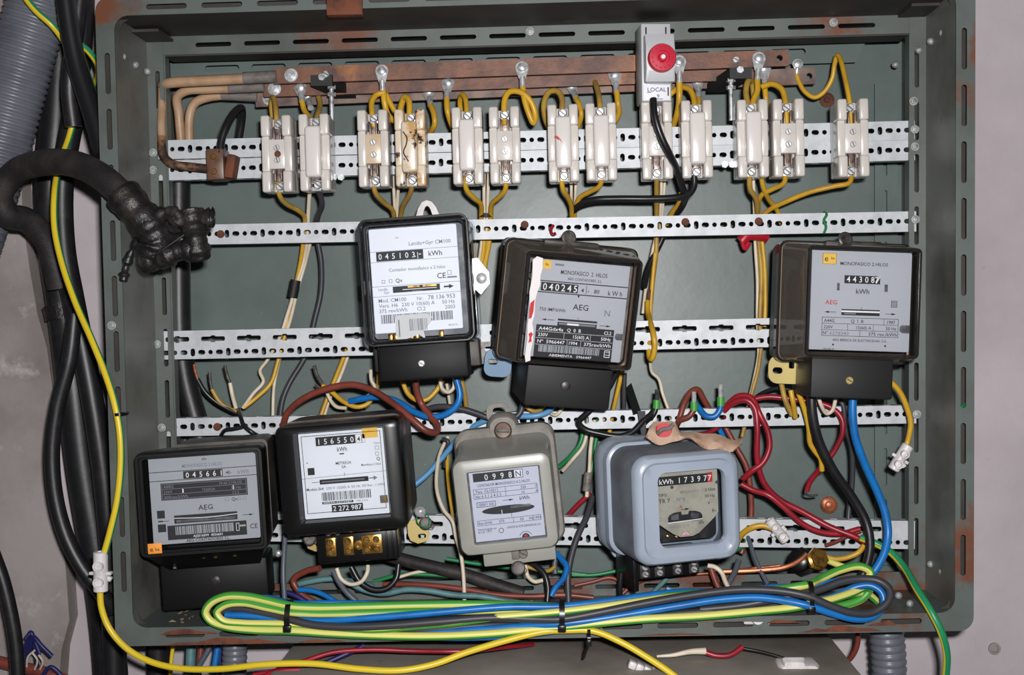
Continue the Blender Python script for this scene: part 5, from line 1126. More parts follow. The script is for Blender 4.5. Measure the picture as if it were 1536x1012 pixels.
wire('panel_wire', 'green wire curving down right of the light grey meter', 'w_green', 3.6, [(874, 610, 60), (875, 640, 64), (870, 665, 66), (855, 685, 64), (838, 700, 58)], group=GW)
wire('panel_wire', 'cream wire curving beside the green one right of the grey meter', WT_, 3, [(883, 614, 60), (881, 645, 64), (874, 670, 66), (858, 690, 66), (844, 706, 60)], group=GW)
wire('panel_wire', 'dark green wire left of the pale blue meter', 'w_green', 3.4, [(898, 622, 60), (894, 660, 66), (888, 700, 72), (880, 740, 74)], group=GW)
o = wire('panel_wire', 'cream wire in a grey sleeve left of the pale blue meter', WT_, 3, [(892, 630, 62), (886, 670, 70), (884, 705, 76), (880, 745, 78)], group=GW); band(o, 881, 722, 78, -.1, 1, 6.5, 28, 'heatshrink', 'grey_sleeve')
wire('panel_wire', 'charcoal cable running down left of the pale blue meter to the bundle', 'w_charcoal', 5, [(889, 745, 84), (880, 775, 98), (868, 800, 108), (858, 830, 116), (852, 865, 124), (853, 905, 130)], group=GW)
wire('panel_wire', 'short red wire behind the charcoal cable left of the blue meter', 'w_red', 4, [(886, 740, 70), (872, 752, 68), (855, 770, 64), (840, 790, 60)], group=GW)
# ferruled ends
def ferrule(o, x, y, d, dx, dy, tip='tin', L=16):
    band(o, x, y, d, dx, dy, 5.6, 13, 'yg_green', 'green_ferrule')
    a = W(x + dx * 6, y + dy * 6, d); b = W(x + dx * (6 + L), y + dy * (6 + L), d); mb = MB(1); mb.cyl(a, b, 3.6 * S(d), 3.6 * S(d), 8); attach(mb, 'ferrule_tip', tip, o)
o = wire('ferruled_wire', 'black wire with green ferrule and dark tip standing above the rail', 'w_black', 4, [(962, 640, 100), (970, 631, 106), (980, 622, 108), (985, 610, 108)], group='ferruled wire ends'); ferrule(o, 985, 606, 108, .05, -1, 'steel_dark')
o = wire('ferruled_wire', 'brown wire with green ferrule and silver tip, middle of three', 'w_brown', 4.6, [(1014, 640, 96), (1020, 630, 106), (1034, 624, 110), (1041, 614, 110)], group='ferruled wire ends'); ferrule(o, 1041, 609, 110, 0, -1)
o = wire('ferruled_wire', 'blue wire looped up to a green ferrule, rightmost of three', 'w_blue', 4.6, [(1040, 600, 96), (1050, 614, 104), (1060, 624, 110), (1072, 624, 112), (1080, 614, 112), (1081, 606, 112)], group='ferruled wire ends'); ferrule(o, 1081, 602, 112, 0, -1, L=20)
wire('panel_wire', 'brown wire hooped behind the ferruled ends', 'w_brown', 4.6, [(1018, 632, 96), (1026, 606, 92), (1036, 588, 86), (1046, 584, 82), (1056, 600, 76), (1066, 618, 66), (1070, 635, 58)], group=GW)
wire('panel_wire', 'blue wire emerging below the rail beside the paper tape', 'w_blue', 4.2, [(1072, 630, 60), (1080, 645, 56), (1088, 662, 54), (1094, 680, 52)], group=GW)
wire('panel_wire', 'brown wire running down right of the pale blue meter', 'w_brown', 4.4, [(1088, 640, 52), (1104, 670, 54), (1120, 700, 56), (1126, 740, 56), (1126, 780, 56), (1112, 830, 62)], group=GW)

# ---- red wires right of the pale blue meter
RG = 'red wires beside the blue meter'
wire('red_wire', 'longest red wire running from the ferrules down to the right corner', 'w_red', 4.6, [(1086, 616, 96), (1100, 604, 104), (1120, 600, 110), (1132, 612, 112), (1136, 640, 114), (1136, 690, 110), (1146, 724, 106), (1168, 748, 104), (1205, 768, 106), (1245, 790, 112), (1285, 806, 118), (1300, 815, 118)], group=RG)
wire('red_wire', 'red wire bowing out right and back to the blue meter', 'w_red', 4.6, [(1088, 610, 90), (1108, 594, 100), (1126, 596, 106), (1140, 622, 112), (1152, 648, 112), (1154, 672, 112), (1144, 694, 112), (1128, 706, 110), (1114, 718, 104)], group=RG)
wire('red_wire', 'red wire crossing low from the blue meter to the right corner', 'w_red', 4.4, [(1112, 726, 100), (1130, 735, 104), (1152, 742, 110), (1175, 760, 112), (1205, 786, 112), (1232, 798, 112), (1262, 800, 112), (1290, 793, 112)], group=RG)
o = wire('red_wire', 'red wire running under the right meter and ending in a bent bare tip', 'w_red', 4.2, [(1124, 600, 96), (1150, 595, 100), (1180, 597, 104), (1215, 602, 108), (1245, 610, 112), (1262, 626, 116), (1264, 648, 116), (1254, 672, 112), (1240, 692, 108), (1226, 708, 100), (1214, 724, 94), (1210, 736, 92)], group=RG); strip(o, [(1211, 733, 92), (1208, 740, 92), (1214, 743, 92), (1227, 742, 92)], 1.8, 'steel_dark')
wire('red_wire', 'short dark red wire beside the paper tape', 'w_red', 4, [(1094, 612, 84), (1084, 634, 72), (1064, 648, 66), (1045, 652, 60)], group=RG)

# ---- leads of the right meter
wire('meter_lead', 'thick black cable from the right meter down to the wire bundle', 'rubber', 7, [(1217, 585, 150), (1219, 620, 150), (1228, 660, 146), (1250, 705, 140), (1280, 748, 134), (1300, 785, 134), (1305, 820, 140), (1298, 852, 146), (1285, 880, 150)], cat='cable', n=14)
wire('meter_lead', 'thick blue cable from the right meter down to the wire bundle', 'w_blue', 6, [(1280, 585, 150), (1279, 620, 150), (1283, 655, 148), (1297, 695, 144), (1315, 735, 140), (1328, 770, 140), (1332, 800, 142), (1326, 830, 148), (1310, 858, 152), (1290, 876, 152)], cat='cable', n=14)
wire('meter_lead', 'charcoal wire under the right meter ending in a hook', 'w_charcoal', 4, [(1250, 590, 90), (1264, 606, 94), (1268, 640, 92), (1277, 670, 88), (1279, 700, 84), (1277, 740, 80), (1273, 770, 80), (1274, 782, 82), (1290, 785, 84)])
wire('meter_lead', 'yellow wire wriggling down from the right meter', Y, 4, [(1196, 585, 126), (1206, 612, 124), (1213, 640, 120), (1215, 664, 116), (1222, 676, 114), (1231, 688, 112), (1233, 706, 110)])
wire('meter_lead', 'left short yellow stub under the right meter', YO, 4, [(1172, 575, 112), (1178, 600, 116), (1188, 622, 112)])
wire('meter_lead', 'right short yellow stub under the right meter', Y, 4, [(1186, 585, 122), (1190, 605, 122), (1193, 626, 114)])
wire('meter_lead', 'small white loop under the right meter', WT_, 3, [(1226, 590, 140), (1232, 608, 140), (1240, 620, 136), (1248, 616, 136), (1253, 600, 138), (1254, 588, 140)])
wire('meter_lead', 'black wire passing left from the right meter tab', 'w_black', 3, [(1190, 585, 90), (1165, 582, 84), (1142, 590, 76), (1128, 600, 66)])
o = wire('meter_lead', 'yellow wire bowing out right of the right meter to a white connector', Y, 4.2, [(1312, 556, 130), (1330, 568, 130), (1348, 585, 128), (1360, 610, 126), (1366, 635, 124), (1362, 660, 122), (1358, 672, 122)])
def connector(label, x, y, d, ang, L=44, r=9):
    """two-way white screw connector"""
    k = S(d) * 1000; t = thing('screw_connector', label, 'connector', W(x, y, d), Matrix.Rotation(R(ang), 3, 'Y'), 'white screw connectors')
    mb = MB(); mb.lathe([(r * k * .75, -L * k / 2), (r * k, -L * k / 2 + 1), (r * k, L * k / 2 - 1), (r * k * .75, L * k / 2), (r * k * .5, L * k / 2), (r * k * .45, L * k / 2 - 5)], (0, 0, 0), (0, 0, 1), 14); part(mb, 'barrel', 'plastic_white', t)
    for z in (-.24, .16):
        mb = MB(); mb.lathe([(r * .72 * k, 0), (r * .72 * k, 8.5 * k * 1.6), (r * .5 * k, 8.5 * k * 1.6), (r * .45 * k, 8 * k)], (0, 0, z * L * k), (0, -1, 0), 12); part(mb, 'screw_tower', 'plastic_white', t)
    mb = MB(); mb.box((0, 1, -.04 * L * k), (r * 3.1 * k, r * k, 5 * k), 1); mb.box((r * .9 * k, 2, -.16 * L * k), (r * 1.2 * k, r * .8 * k, 7 * k), 1, rot=Matrix.Rotation(R(25), 3, 'Y')); part(mb, 'side_lug', 'plastic_white', t)
    return t
connector('white screw connector hanging from the yellow wire at the right upright', 1351, 686, 122, 32, 44, 9)
connector('white screw connector on the lowest rail right of the blue meter', 1166, 795, 112, -38, 42, 8)
connector('white screw connector joining the earth wire at the left of the cabinet', 151, 857, 214, 1, 62, 11)
wire('panel_wire', 'short yellow wire arching from the blue meter to the white connector', Y, 4.6, [(1106, 812, 92), (1114, 800, 100), (1128, 791, 108), (1144, 788, 110), (1158, 792, 112)], group=GW)
wire('panel_wire', 'short green wire curl at the right foot of the blue meter', 'w_green', 4, [(1100, 826, 80), (1112, 820, 86), (1120, 812, 88), (1116, 802, 86)], group=GW)
wire('panel_wire', 'grey twisted wire hanging right of the blue meter to the floor', 'w_grey', 3.4, [(1113, 790, 80), (1122, 806, 92), (1130, 830, 104), (1142, 858, 116), (1152, 876, 124)], group=GW)
# ================================================================== paper tape on the pale blue meter
tp = [((968, 655, 196), (974, 640, 190)), ((978, 663, 200), (984, 632, 186)), ((992, 666, 204), (998, 631, 186)), ((1010, 664, 206), (1012, 634, 188)), ((1022, 658, 206), (1020, 645, 192)), ((1034, 658, 204), (1032, 650, 196)),
      ((1050, 668, 206), (1048, 648, 194)), ((1066, 674, 208), (1066, 650, 194)), ((1084, 675, 208), (1086, 655, 194)), ((1100, 676, 208), (1102, 659, 192)), ((1112, 668, 206), (1113, 656, 196))]
mb = MB(1)
A = spline([W(*a) for a, b in tp], 3); B = spline([W(*b) for a, b in tp], 3)
rows = 4; G = []
for i in range(len(A)):
    for j in range(rows + 1):
        f = j / rows; p = A[i].lerp(B[i], f); p = p + Vector((0, -0.006 * math.sin(math.pi * f) - 0.0015 * math.sin(i * 1.3 + j * 2), 0.001 * math.sin(i * .9))); G.append(p)
nA = len(A); o2 = len(G); vs = G + [p + Vector((0, 0.0006, -0.0003)) for p in G]; fs = []
for i in range(nA - 1):
    for j in range(rows):
        a = i * (rows + 1) + j; q = [a, a + 1, a + rows + 2, a + rows + 1]; fs.append(q); fs.append([x + o2 for x in q][::-1])
edge_i = [i * (rows + 1) for i in range(nA)]; edge_t = [i * (rows + 1) + rows for i in range(nA)]
for e in (edge_i, edge_t):
    for i in range(nA - 1): fs.append([e[i], e[i + 1], e[i + 1] + o2, e[i] + o2])
for s in (0, (nA - 1) * (rows + 1)):
    for j in range(rows): fs.append([s + j, s + j + 1, s + j + 1 + o2, s + j + o2])
mb.add(vs, fs); o = mb.build('paper_tape', 'paper_tape'); tag(o, 'crumpled tan paper tape with red paint lying on the pale blue meter', 'tape')
mb = MB(1); c = W(996, 645, 204); k = S(204)
mb.loft([[c + Vector((dx * k, .001 + dz * 0.0002, -dz * k)) for dx, dz in rrect(24, 22, 9, 4)], [c + Vector((dx * k, -.0012, -dz * k)) for dx, dz in rrect(22, 20, 9, 4)]]); attach(mb, 'red_paint', 'paint_red', o)
mb = MB(1); mb.tube([W(986, 650, 207), W(994, 644, 208), W(1004, 642, 207), W(1010, 636, 205)], 3.4 * k, 8); attach(mb, 'grey_dab', 'heatshrink', o)

# green cord looped over the rail above the right meter
wire('green_tie', 'thin green cord tied around the rail above the right meter', 'w_green', 2, [(1236, 350, 94), (1239, 340, 96), (1236, 330, 96), (1240, 322, 94), (1236, 318, 88)], cat='cord', n=8)
wire('green_tie', 'short green wire stub poking from the right side panel', 'w_green', 4, [(1448, 607, 196), (1440, 612, 190), (1431, 616, 178)], cat='wire', n=8)
wire('red_seal_cord', 'short red cord hooked on the rail above the tilted meter', 'w_red', 2.6, [(830, 338, 92), (826, 345, 96), (829, 352, 98), (833, 350, 96)], cat='cord', n=8)

# ================================================================== wires on the cabinet floor
FG = 'wires lying on the cabinet floor'
def floor(label, m, r, pts, **k): return wire('floor_wire', label, m, r, pts, group=FG, **k)
floor('grey-blue wire dropping between the two left lower meters', 'w_grey', 4, [(428, 800, 150), (426, 830, 158), (425, 860, 164), (427, 900, 168)])
floor('brown wire leaving the framed meter to the left', 'w_brown', 5, [(480, 852, 140), (460, 856, 134), (440, 870, 128), (450, 888, 130), (474, 905, 134)])
floor('teal wire lying highest left of the framed meter terminals', 'w_teal', 4.5, [(440, 878, 110), (465, 872, 112), (495, 868, 112), (530, 872, 112), (560, 880, 112)])
floor('long teal wire wavering along the cabinet floor', 'w_teal', 4.6, [(520, 872, 132), (545, 884, 134), (575, 890, 136), (610, 884, 138), (645, 886, 140), (680, 892, 142), (720, 894, 144), (760, 901, 146), (800, 906, 148), (860, 908, 148)])
floor('long brown wire behind the teal one on the floor', 'w_brown', 4.2, [(575, 876, 108), (610, 876, 112), (650, 878, 116), (700, 884, 120), (750, 892, 124), (800, 894, 126), (845, 892, 126), (890, 896, 126)])
floor('blue wire short under the framed meter at left', 'w_blue', 4, [(448, 884, 140), (470, 886, 144), (490, 894, 148), (512, 908, 152)])
floor('navy wire tucked beside the grey-blue drop', 'w_navy', 4, [(430, 888, 150), (445, 894, 152), (462, 904, 154)])
floor('grey wire slanting from the framed meter to the bundle', 'w_grey', 4.4, [(500, 856, 150), (508, 872, 154), (520, 888, 158), (535, 902, 160)])
floor('white jumper loop under the framed meter terminals', WT_, 3.2, [(505, 852, 154), (512, 868, 156), (526, 876, 156), (542, 872, 156), (551, 858, 154), (552, 848, 150)])
floor('black jumper loop under the framed meter terminals', 'w_black', 4.6, [(527, 850, 150), (540, 872, 152), (560, 884, 154), (580, 882, 154), (594, 868, 152), (598, 846, 148)])
floor('thick black cable sloping right from behind the framed meter', 'rubber_dusty', 10, [(560, 826, 84), (600, 838, 90), (640, 848, 96), (690, 860, 102), (740, 876, 108), (785, 890, 112)], n=14)
floor('dark green wire behind the thick black cable', 'w_green', 3.2, [(560, 872, 90), (600, 862, 92), (650, 862, 94), (700, 866, 94)])
floor('cream wire lying behind the framed meter', WT_, 2.6, [(596, 866, 96), (625, 858, 96), (655, 856, 98), (690, 864, 98)])
floor('green wire left of the blue meter on the floor', 'w_green', 3, [(858, 862, 92), (890, 862, 92), (925, 856, 92)])
floor('thin green wire below the light grey meter', 'w_green', 3, [(670, 838, 84), (720, 846, 86), (770, 852, 88), (830, 856, 90), (880, 862, 92)])
floor('red-brown wire tangled below the blue meter at left', 'w_brown', 3, [(862, 878, 104), (890, 872, 104), (915, 866, 104), (935, 874, 104)])
floor('second red-brown wire low behind the bundle', 'w_brown', 3.4, [(932, 892, 118), (950, 876, 116), (972, 866, 110)])
floor('teal wire slanting below the blue meter terminals', 'w_teal', 3.6, [(976, 892, 130), (988, 880, 126), (1000, 868, 120)])
floor('pale blue wire short at the middle of the bundle', 'w_blue_pale', 3.4, [(1000, 882, 140), (1015, 888, 142), (1034, 894, 144)])
floor('black cable below the light grey meter arching to the bundle', 'w_black', 4.6, [(780, 836, 120), (800, 846, 130), (816, 860, 136), (822, 880, 140), (821, 902, 144)])
floor('white loop below the light grey meter', WT_, 3.2, [(788, 848, 134), (792, 864, 138), (802, 872, 140), (814, 870, 138)])
floor('yellow wire short below the light grey meter', YO, 3, [(778, 845, 126), (798, 852, 126), (822, 856, 122), (832, 850, 116)])
floor('blue wire hooking below the light grey meter', 'w_blue', 4.6, [(832, 828, 110), (842, 838, 118), (850, 850, 126), (846, 866, 132), (834, 880, 138), (826, 894, 142)])
floor('grey-brown wire right below the light grey meter', 'w_grey', 4.2, [(836, 826, 92), (832, 845, 96), (833, 860, 98)])
floor('white wire bending out below the blue meter', WT_, 3.6, [(1062, 848, 150), (1072, 850, 152), (1082, 858, 154), (1088, 872, 154), (1094, 884, 152)])
floor('brown wire beside the white one below the blue meter', 'w_brown', 4.6, [(1066, 850, 140), (1072, 868, 142), (1080, 886, 144)])
floor('grey wire right of the white one below the blue meter', 'w_grey', 4.6, [(1108, 840, 110), (1102, 858, 120), (1092, 876, 130), (1084, 892, 134)])
floor('black strap below the left end of the blue meter terminals', 'w_black', 4, [(932, 858, 150), (930, 880, 150), (931, 900, 148)])
floor('copper wire reaching to the earth clamp', 'copper', 2.2, [(1030, 862, 108), (1080, 858, 108), (1130, 852, 110), (1170, 848, 112)])
floor('yellow wire from the earth clamp toward the corner', Y, 4, [(1232, 832, 120), (1250, 838, 124), (1270, 836, 128), (1288, 828, 130), (1296, 818, 128)])
floor('pale yellow wire stub low at the earth clamp', 'yg_yellow', 4.6, [(1236, 838, 124), (1250, 844, 132), (1266, 850, 138)])
floor('small dark twisted wires behind the red wires corner', 'w_brown', 3, [(1292, 796, 112), (1275, 802, 110), (1255, 812, 104), (1238, 818, 98)])
# white clip base on the cabinet's floor
t = thing('cable_clip', 'white plastic cable clip base on the cabinet floor near the right end', 'clip', F(700, 1, 180)); t.location = W(1134, 928, 188)
mb = MB(); mb.box((0, 0, 0), (28, 18, 8), 2); part(mb, 'base', 'plastic_white', t)
mb = MB(); mb.lathe([(6, 0), (6, 3), (3.4, 3), (3, 1)], (0, -9, 2), (0, -1, .4), 14); part(mb, 'eye', 'plastic_white', t)

# ================================================================== coiled bundle along the bottom edge
YG = ['yg_yellow', 'yg_green']; YG2 = ['yg_yellow2', 'yg_green2']
BG = 'coiled wires along the cabinet bottom edge'
def coil(label, m, r, pts, **k): return wire('coiled_wire', label, m, r, pts, group=BG, **k)
coil('outer yellow-green strand of the coil, reaching round both end loops', YG, 6.2,
     [(1302, 868, 168), (1306, 858, 168), (1290, 849, 168), (1262, 854, 172), (1230, 868, 184), (1212, 876, 200), (1180, 882, 200), (1120, 888, 196), (1050, 890, 194), (985, 896, 198), (920, 902, 204), (860, 910, 206), (800, 908, 206), (720, 906, 206), (620, 907, 208), (540, 909, 212), (470, 910, 216), (436, 908, 218), (405, 901, 216), (370, 894, 214), (338, 894, 214), (316, 904, 214), (308, 918, 214), (316, 931, 214), (340, 940, 214), (385, 945, 214), (436, 946, 216), (500, 950, 216), (570, 953, 216), (650, 954, 216), (740, 950, 216), (800, 944, 216), (843, 940, 218), (900, 934, 220), (970, 928, 220), (1050, 924, 218), (1130, 917, 216), (1190, 911, 214), (1215, 906, 214), (1250, 898, 206), (1280, 888, 196), (1298, 880, 188), (1304, 884, 184), (1292, 898, 184), (1268, 907, 186), (1240, 912, 188)], twist=.0, phase=.2)
coil('inner yellow-green strand of the coil, the smaller loop at left', YG, 5.6, [(900, 912, 196), (800, 914, 204), (700, 916, 212), (620, 917, 214), (540, 919, 216), (470, 920, 218), (436, 918, 220), (400, 911, 218), (365, 904, 216), (338, 907, 216), (325, 918, 216), (334, 930, 216), (362, 934, 214), (400, 935, 212), (436, 936, 212), (480, 940, 214), (560, 944, 218), (620, 939, 220), (680, 934, 222), (740, 926, 222), (800, 921, 222), (843, 917, 222), (900, 910, 218), (950, 903, 212), (1000, 896, 204), (1040, 892, 196)], phase=.1)
coil('short yellow-green strand inside the right loop', YG, 5.4, [(1216, 905, 200), (1245, 898, 198), (1275, 892, 190), (1300, 890, 178), (1316, 902, 172)], phase=.4)
coil('upper blue strand between the left loop and the middle tie', 'w_blue', 5.4, [(338, 922, 205), (370, 923, 206), (410, 926, 208), (436, 928, 210), (480, 931, 214), (530, 928, 218), (600, 923, 220), (680, 916, 220), (760, 910, 218), (843, 909, 214), (920, 900, 206), (980, 892, 198), (1020, 888, 188), (1080, 888, 178), (1150, 894, 172), (1200, 900, 172)])
coil('blue strand from the middle tie to the right loop', 'w_blue', 5.8, [(420, 934, 200), (520, 946, 202), (640, 948, 206), (720, 944, 210), (790, 939, 214), (843, 935, 220), (900, 928, 220), (960, 918, 218), (1020, 908, 216), (1080, 899, 214), (1140, 896, 214), (1190, 903, 216), (1216, 909, 218), (1250, 920, 216), (1285, 928, 212), (1310, 924, 208), (1325, 908, 204), (1322, 888, 200), (1306, 878, 196), (1285, 880, 194), (1262, 890, 192), (1240, 898, 192), (1222, 900, 194)])
coil('blue strand behind the coil left end', 'w_blue', 4.6, [(360, 900, 196), (400, 896, 198), (436, 904, 200), (500, 904, 198), (580, 906, 188), (660, 914, 180), (740, 920, 178)])
coil('lowest blue strand under the coil at the middle', 'w_blue', 4.6, [(560, 950, 200), (650, 956, 204), (720, 956, 206), (790, 952, 208), (843, 945, 210), (900, 938, 208)])
coil('upper blue strand by the right tie', 'w_blue', 4.8, [(1300, 868, 160), (1280, 868, 170), (1250, 872, 180), (1212, 880, 186), (1170, 880, 186), (1120, 884, 184)])
coil('black strand from the left loop over the middle to the right loop', 'w_charcoal', 6, [(330, 918, 200), (350, 912, 202), (385, 917, 206), (420, 924, 210), (436, 929, 214), (470, 937, 218), (520, 940, 222), (580, 938, 224), (660, 932, 224), (740, 926, 222), (800, 928, 222), (843, 928, 224), (900, 918, 222), (970, 904, 218), (1040, 892, 214), (1110, 884, 212), (1170, 886, 214), (1212, 894, 218), (1245, 908, 218), (1280, 919, 216), (1310, 918, 212), (1332, 902, 208), (1334, 884, 202), (1318, 871, 196), (1290, 868, 194), (1262, 872, 196), (1235, 882, 200), (1212, 889, 204), (1170, 897, 204), (1110, 908, 202), (1050, 914, 200)])
coil('lower black strand hidden behind the coil at right', 'w_charcoal', 5.4, [(1240, 898, 180), (1180, 904, 190), (1110, 912, 198), (1040, 918, 202), (960, 924, 204), (880, 930, 206), (800, 936, 206), (720, 938, 206), (640, 944, 206), (540, 946, 202), (440, 936, 200)])
def tie(label, x, y0, y1, d, w=6):
    t = thing('cable_tie', label, 'cable tie', W(x, (y0 + y1) / 2, d), facing(0), 'black cable ties'); k = S(d) * 1000; h = (y1 - y0) * k
    mb = MB(); mb.rl([(30, h, 6, 0), (30, h, 6, 0)], False, False) if False else None
    pts = []
    for a in range(0, 361, 15):
        aa = R(a); pts.append((0, -2 - 13 * math.cos(aa) * (1 if math.cos(aa) > 0 else 1.1), h / 2 * math.sin(aa) * 1.0))
    L = []
    for i, p in enumerate(pts[:-1]):
        nrm = Vector((0, p[1] + 2, p[2])).normalized()
        L.append([Vector(p) + Vector((sx * w * k / 2, 0, 0)) + nrm * q for sx, q in ((-1, 0), (1, 0), (1, 1.2), (-1, 1.2))])
    mb = MB(); mb.loft(L, closed=True); part(mb, 'strap', 'black_plastic', t)
    mb = MB(); mb.box((0, -14, -h * .32), (w * k * 1.5, 5, 7), 1); part(mb, 'head', 'black_plastic', t)
    return t
tie('black cable tie around the left end of the coil', 435, 900, 946, 212, 8)
tie('black cable tie around the middle of the coil', 843, 898, 946, 216, 8)
tie('black cable tie around the right end of the coil', 1214, 872, 918, 206, 7)
t = tie('black cable tie fixing the yellow wire to the bottom rim', 883, 942, 962, 214, 5)
mb = MB(); mb.tube([(0, -12, -5), (-3, -8, -14), (-5, 2, -24)], 1.6, 6); part(mb, 'tail', 'black_plastic', t)

# ================================================================== earth wires outside the cabinet
wire('earth_wire', 'yellow-green earth wire coming down the left side to the white connector', YG2, 5.2, [(-60, -200, 140), (28, -20, 140), (52, 14, 140), (80, 40, 134), (100, 70, 116), (108, 110, 98), (112, 170, 98), (104, 205, 100), (90, 245, 120), (82, 290, 150), (82, 340, 160), (92, 390, 168), (112, 450, 180), (138, 510, 196), (158, 560, 206), (172, 605, 212), (180, 650, 214), (181, 700, 214), (176, 750, 214), (166, 795, 214), (156, 832, 214)], cat='wire', twist=0.3, phase=2.7, sub=8)
wire('earth_wire', 'yellow-green wire from the connector running along under the cabinet', ['yg_yellow2', 'w_yellow_old'], 5, [(150, 884, 214), (152, 910, 214), (164, 942, 214), (190, 972, 216), (226, 992, 218), (270, 1002, 222), (330, 1003, 226), (400, 996, 228), (470, 995, 228), (540, 1003, 230), (600, 1005, 230), (650, 996, 226), (700, 978, 222), (760, 960, 220), (815, 947, 218), (850, 945, 218), (890, 946, 218), (930, 962, 222), (970, 985, 226), (1010, 1012, 230), (1030, 1030, 232)], cat='wire', twist=0, phase=1.6, sub=8)
wire('earth_wire', 'green-yellow earth wire leaving the cabinet at the lower right', YG2, 5.6, [(1290, 806, 130), (1312, 814, 132), (1336, 828, 140), (1356, 850, 156), (1376, 884, 190), (1396, 916, 211), (1412, 948, 216), (1420, 980, 210), (1419, 1010, 200), (1415, 1040, 190), (1400, 1300, 120)], cat='wire', twist=0, phase=-2.85)
wire('earth_wire', 'green wire twisting behind the black sleeve at the top left', YG2, 4.8, [(90, -300, 150), (98, -10, 150), (106, 25, 150), (116, 62, 148), (132, 76, 140), (146, 96, 126), (147, 114, 110), (140, 130, 96)], cat='wire', twist=2, phase=2.6)
wire('earth_wire', 'green wire beside the black sleeve at the top left', 'w_green', 4.6, [(116, 62, 120), (128, 100, 120), (138, 130, 122), (146, 160, 122)], cat='wire')
band_o = bpy.data.objects['earth_wire']
mb = MB(1); p = W(179, 621, 213); mb.lathe([(.0052, -.0016), (.0052, .0016)], p, (-.1, 0, 1), 12); mb.tube([W(184, 621, 214), W(190, 620, 208), W(192, 619, 200)], .0016, 6); attach(mb, 'black_tie', 'black_plastic', band_o)

# ================================================================== thick cables, conduits and the splice at the left
def conduit(label, pts, r, pitch, n=18):
    d = sum(p[2] for p in pts) / len(pts); P = spline([W(*p) for p in pts], 12); Q = [P[0]]; acc = 0
    # resample evenly, four rings per corrugation
    step = pitch * S(d) / 6; L = [0]
    for i in range(1, len(P)): L.append(L[-1] + (P[i] - P[i - 1]).length)
    Q = []; m = int(L[-1] / step); j = 0
    for i in range(m + 1):
        t = i * step
        while j < len(L) - 2 and L[j + 1] < t: j += 1
        Q.append(P[j].lerp(P[j + 1], (t - L[j]) / max(L[j + 1] - L[j], 1e-9)))
    prof = [1, 1, .985, .93, .93, .985]; k = S(d) * r; N = len(Q) - 1
    mb = MB(1); mb.tube(Q, lambda t: prof[int(round(t * N)) % 6] * k, n, sub=1)
    return tag(mb.build('corrugated_conduit', 'conduit_grey', sharp=70), label, 'conduit', 'corrugated conduits')
conduit('wide grey corrugated conduit slanting down at the top left corner', [(62, -20, 90), (54, 16, 90), (42, 60, 90), (28, 110, 90), (12, 170, 90), (-6, 240, 90), (-30, 320, 90), (-110, 560, 90)], 47, 10)
conduit('grey corrugated conduit leaving below the cabinet at the right', [(1328, 925, 120), (1330, 950, 120), (1333, 985, 120), (1334, 1040, 120), (1334, 1300, 110)], 26, 11)
conduit('small grey corrugated conduit below the cabinet at the left', [(352, 950, 110), (352, 985, 110), (350, 1035, 110), (348, 1300, 90)], 19, 9)
mb = MB(1); c = W(1335, 918, 150); mb.lathe([(.024, 0), (.024, .006), (.017, .006), (.016, .0)], c + Vector((0, 0.02, -.004)), (0, -.2, 1), 20); tag(mb.build('conduit_collar', 'conduit_grey'), 'grey ring collar where the right conduit enters the cabinet floor', 'collar')
CG = 'black cables at the left of the cabinet'
def cable(label, m, r, pts, **k): return wire('black_cable', label, m, r, pts, cat='cable', group=CG, n=18, **k)
cable('widest black cable running straight down beside the cabinet', 'rubber', 26, [(96, -500, 22), (92, -40, 22), (90, 60, 22), (84, 180, 22), (76, 290, 22), (84, 380, 24), (96, 460, 26), (108, 560, 28), (124, 700, 28), (142, 810, 28), (158, 920, 28), (168, 1050, 28), (172, 1500, 28)])
cable('black cable beside the widest one, close to the cabinet rim', 'rubber', 17, [(130, -500, 66), (126, -40, 66), (122, 60, 66), (112, 160, 66), (94, 270, 66), (96, 370, 68), (110, 450, 70), (126, 530, 72), (142, 620, 72), (156, 720, 70), (166, 840, 66), (172, 1050, 66), (180, 1500, 66)])
cable('black cable bowing out left and back under the cabinet corner', 'rubber', 12, [(112, 470, 120), (104, 540, 122), (86, 610, 122), (78, 680, 122), (84, 750, 122), (100, 806, 122), (124, 852, 122), (150, 886, 120), (170, 915, 110)])
o = cable('glossy black sleeve coming down from the top with a blue core end', 'w_black', 15, [(80, -500, 120), (96, -30, 150), (104, 40, 150), (116, 100, 150), (132, 150, 152), (146, 195, 156), (156, 232, 160)])
mb = MB(1); mb.tube([W(158, 228, 160), W(168, 245, 166), (W(178, 262, 172))], .0045, 10); attach(mb, 'blue_core', 'w_blue', o)
cable('second black sleeve behind the glossy one at the top', 'rubber', 13, [(140, -500, 126), (122, -30, 126), (112, 60, 126), (104, 130, 122), (110, 190, 118)])
o = cable('thick dusty black cable arching over at the left to the taped splice', 'rubber_dusty', 20, [(90, 430, 70), (70, 362, 84), (40, 330, 104), (10, 322, 124), (0, 292, 134), (24, 258, 142), (66, 244, 164), (112, 246, 194), (156, 268, 224), (190, 300, 232), (218, 334, 232), (236, 362, 226)])
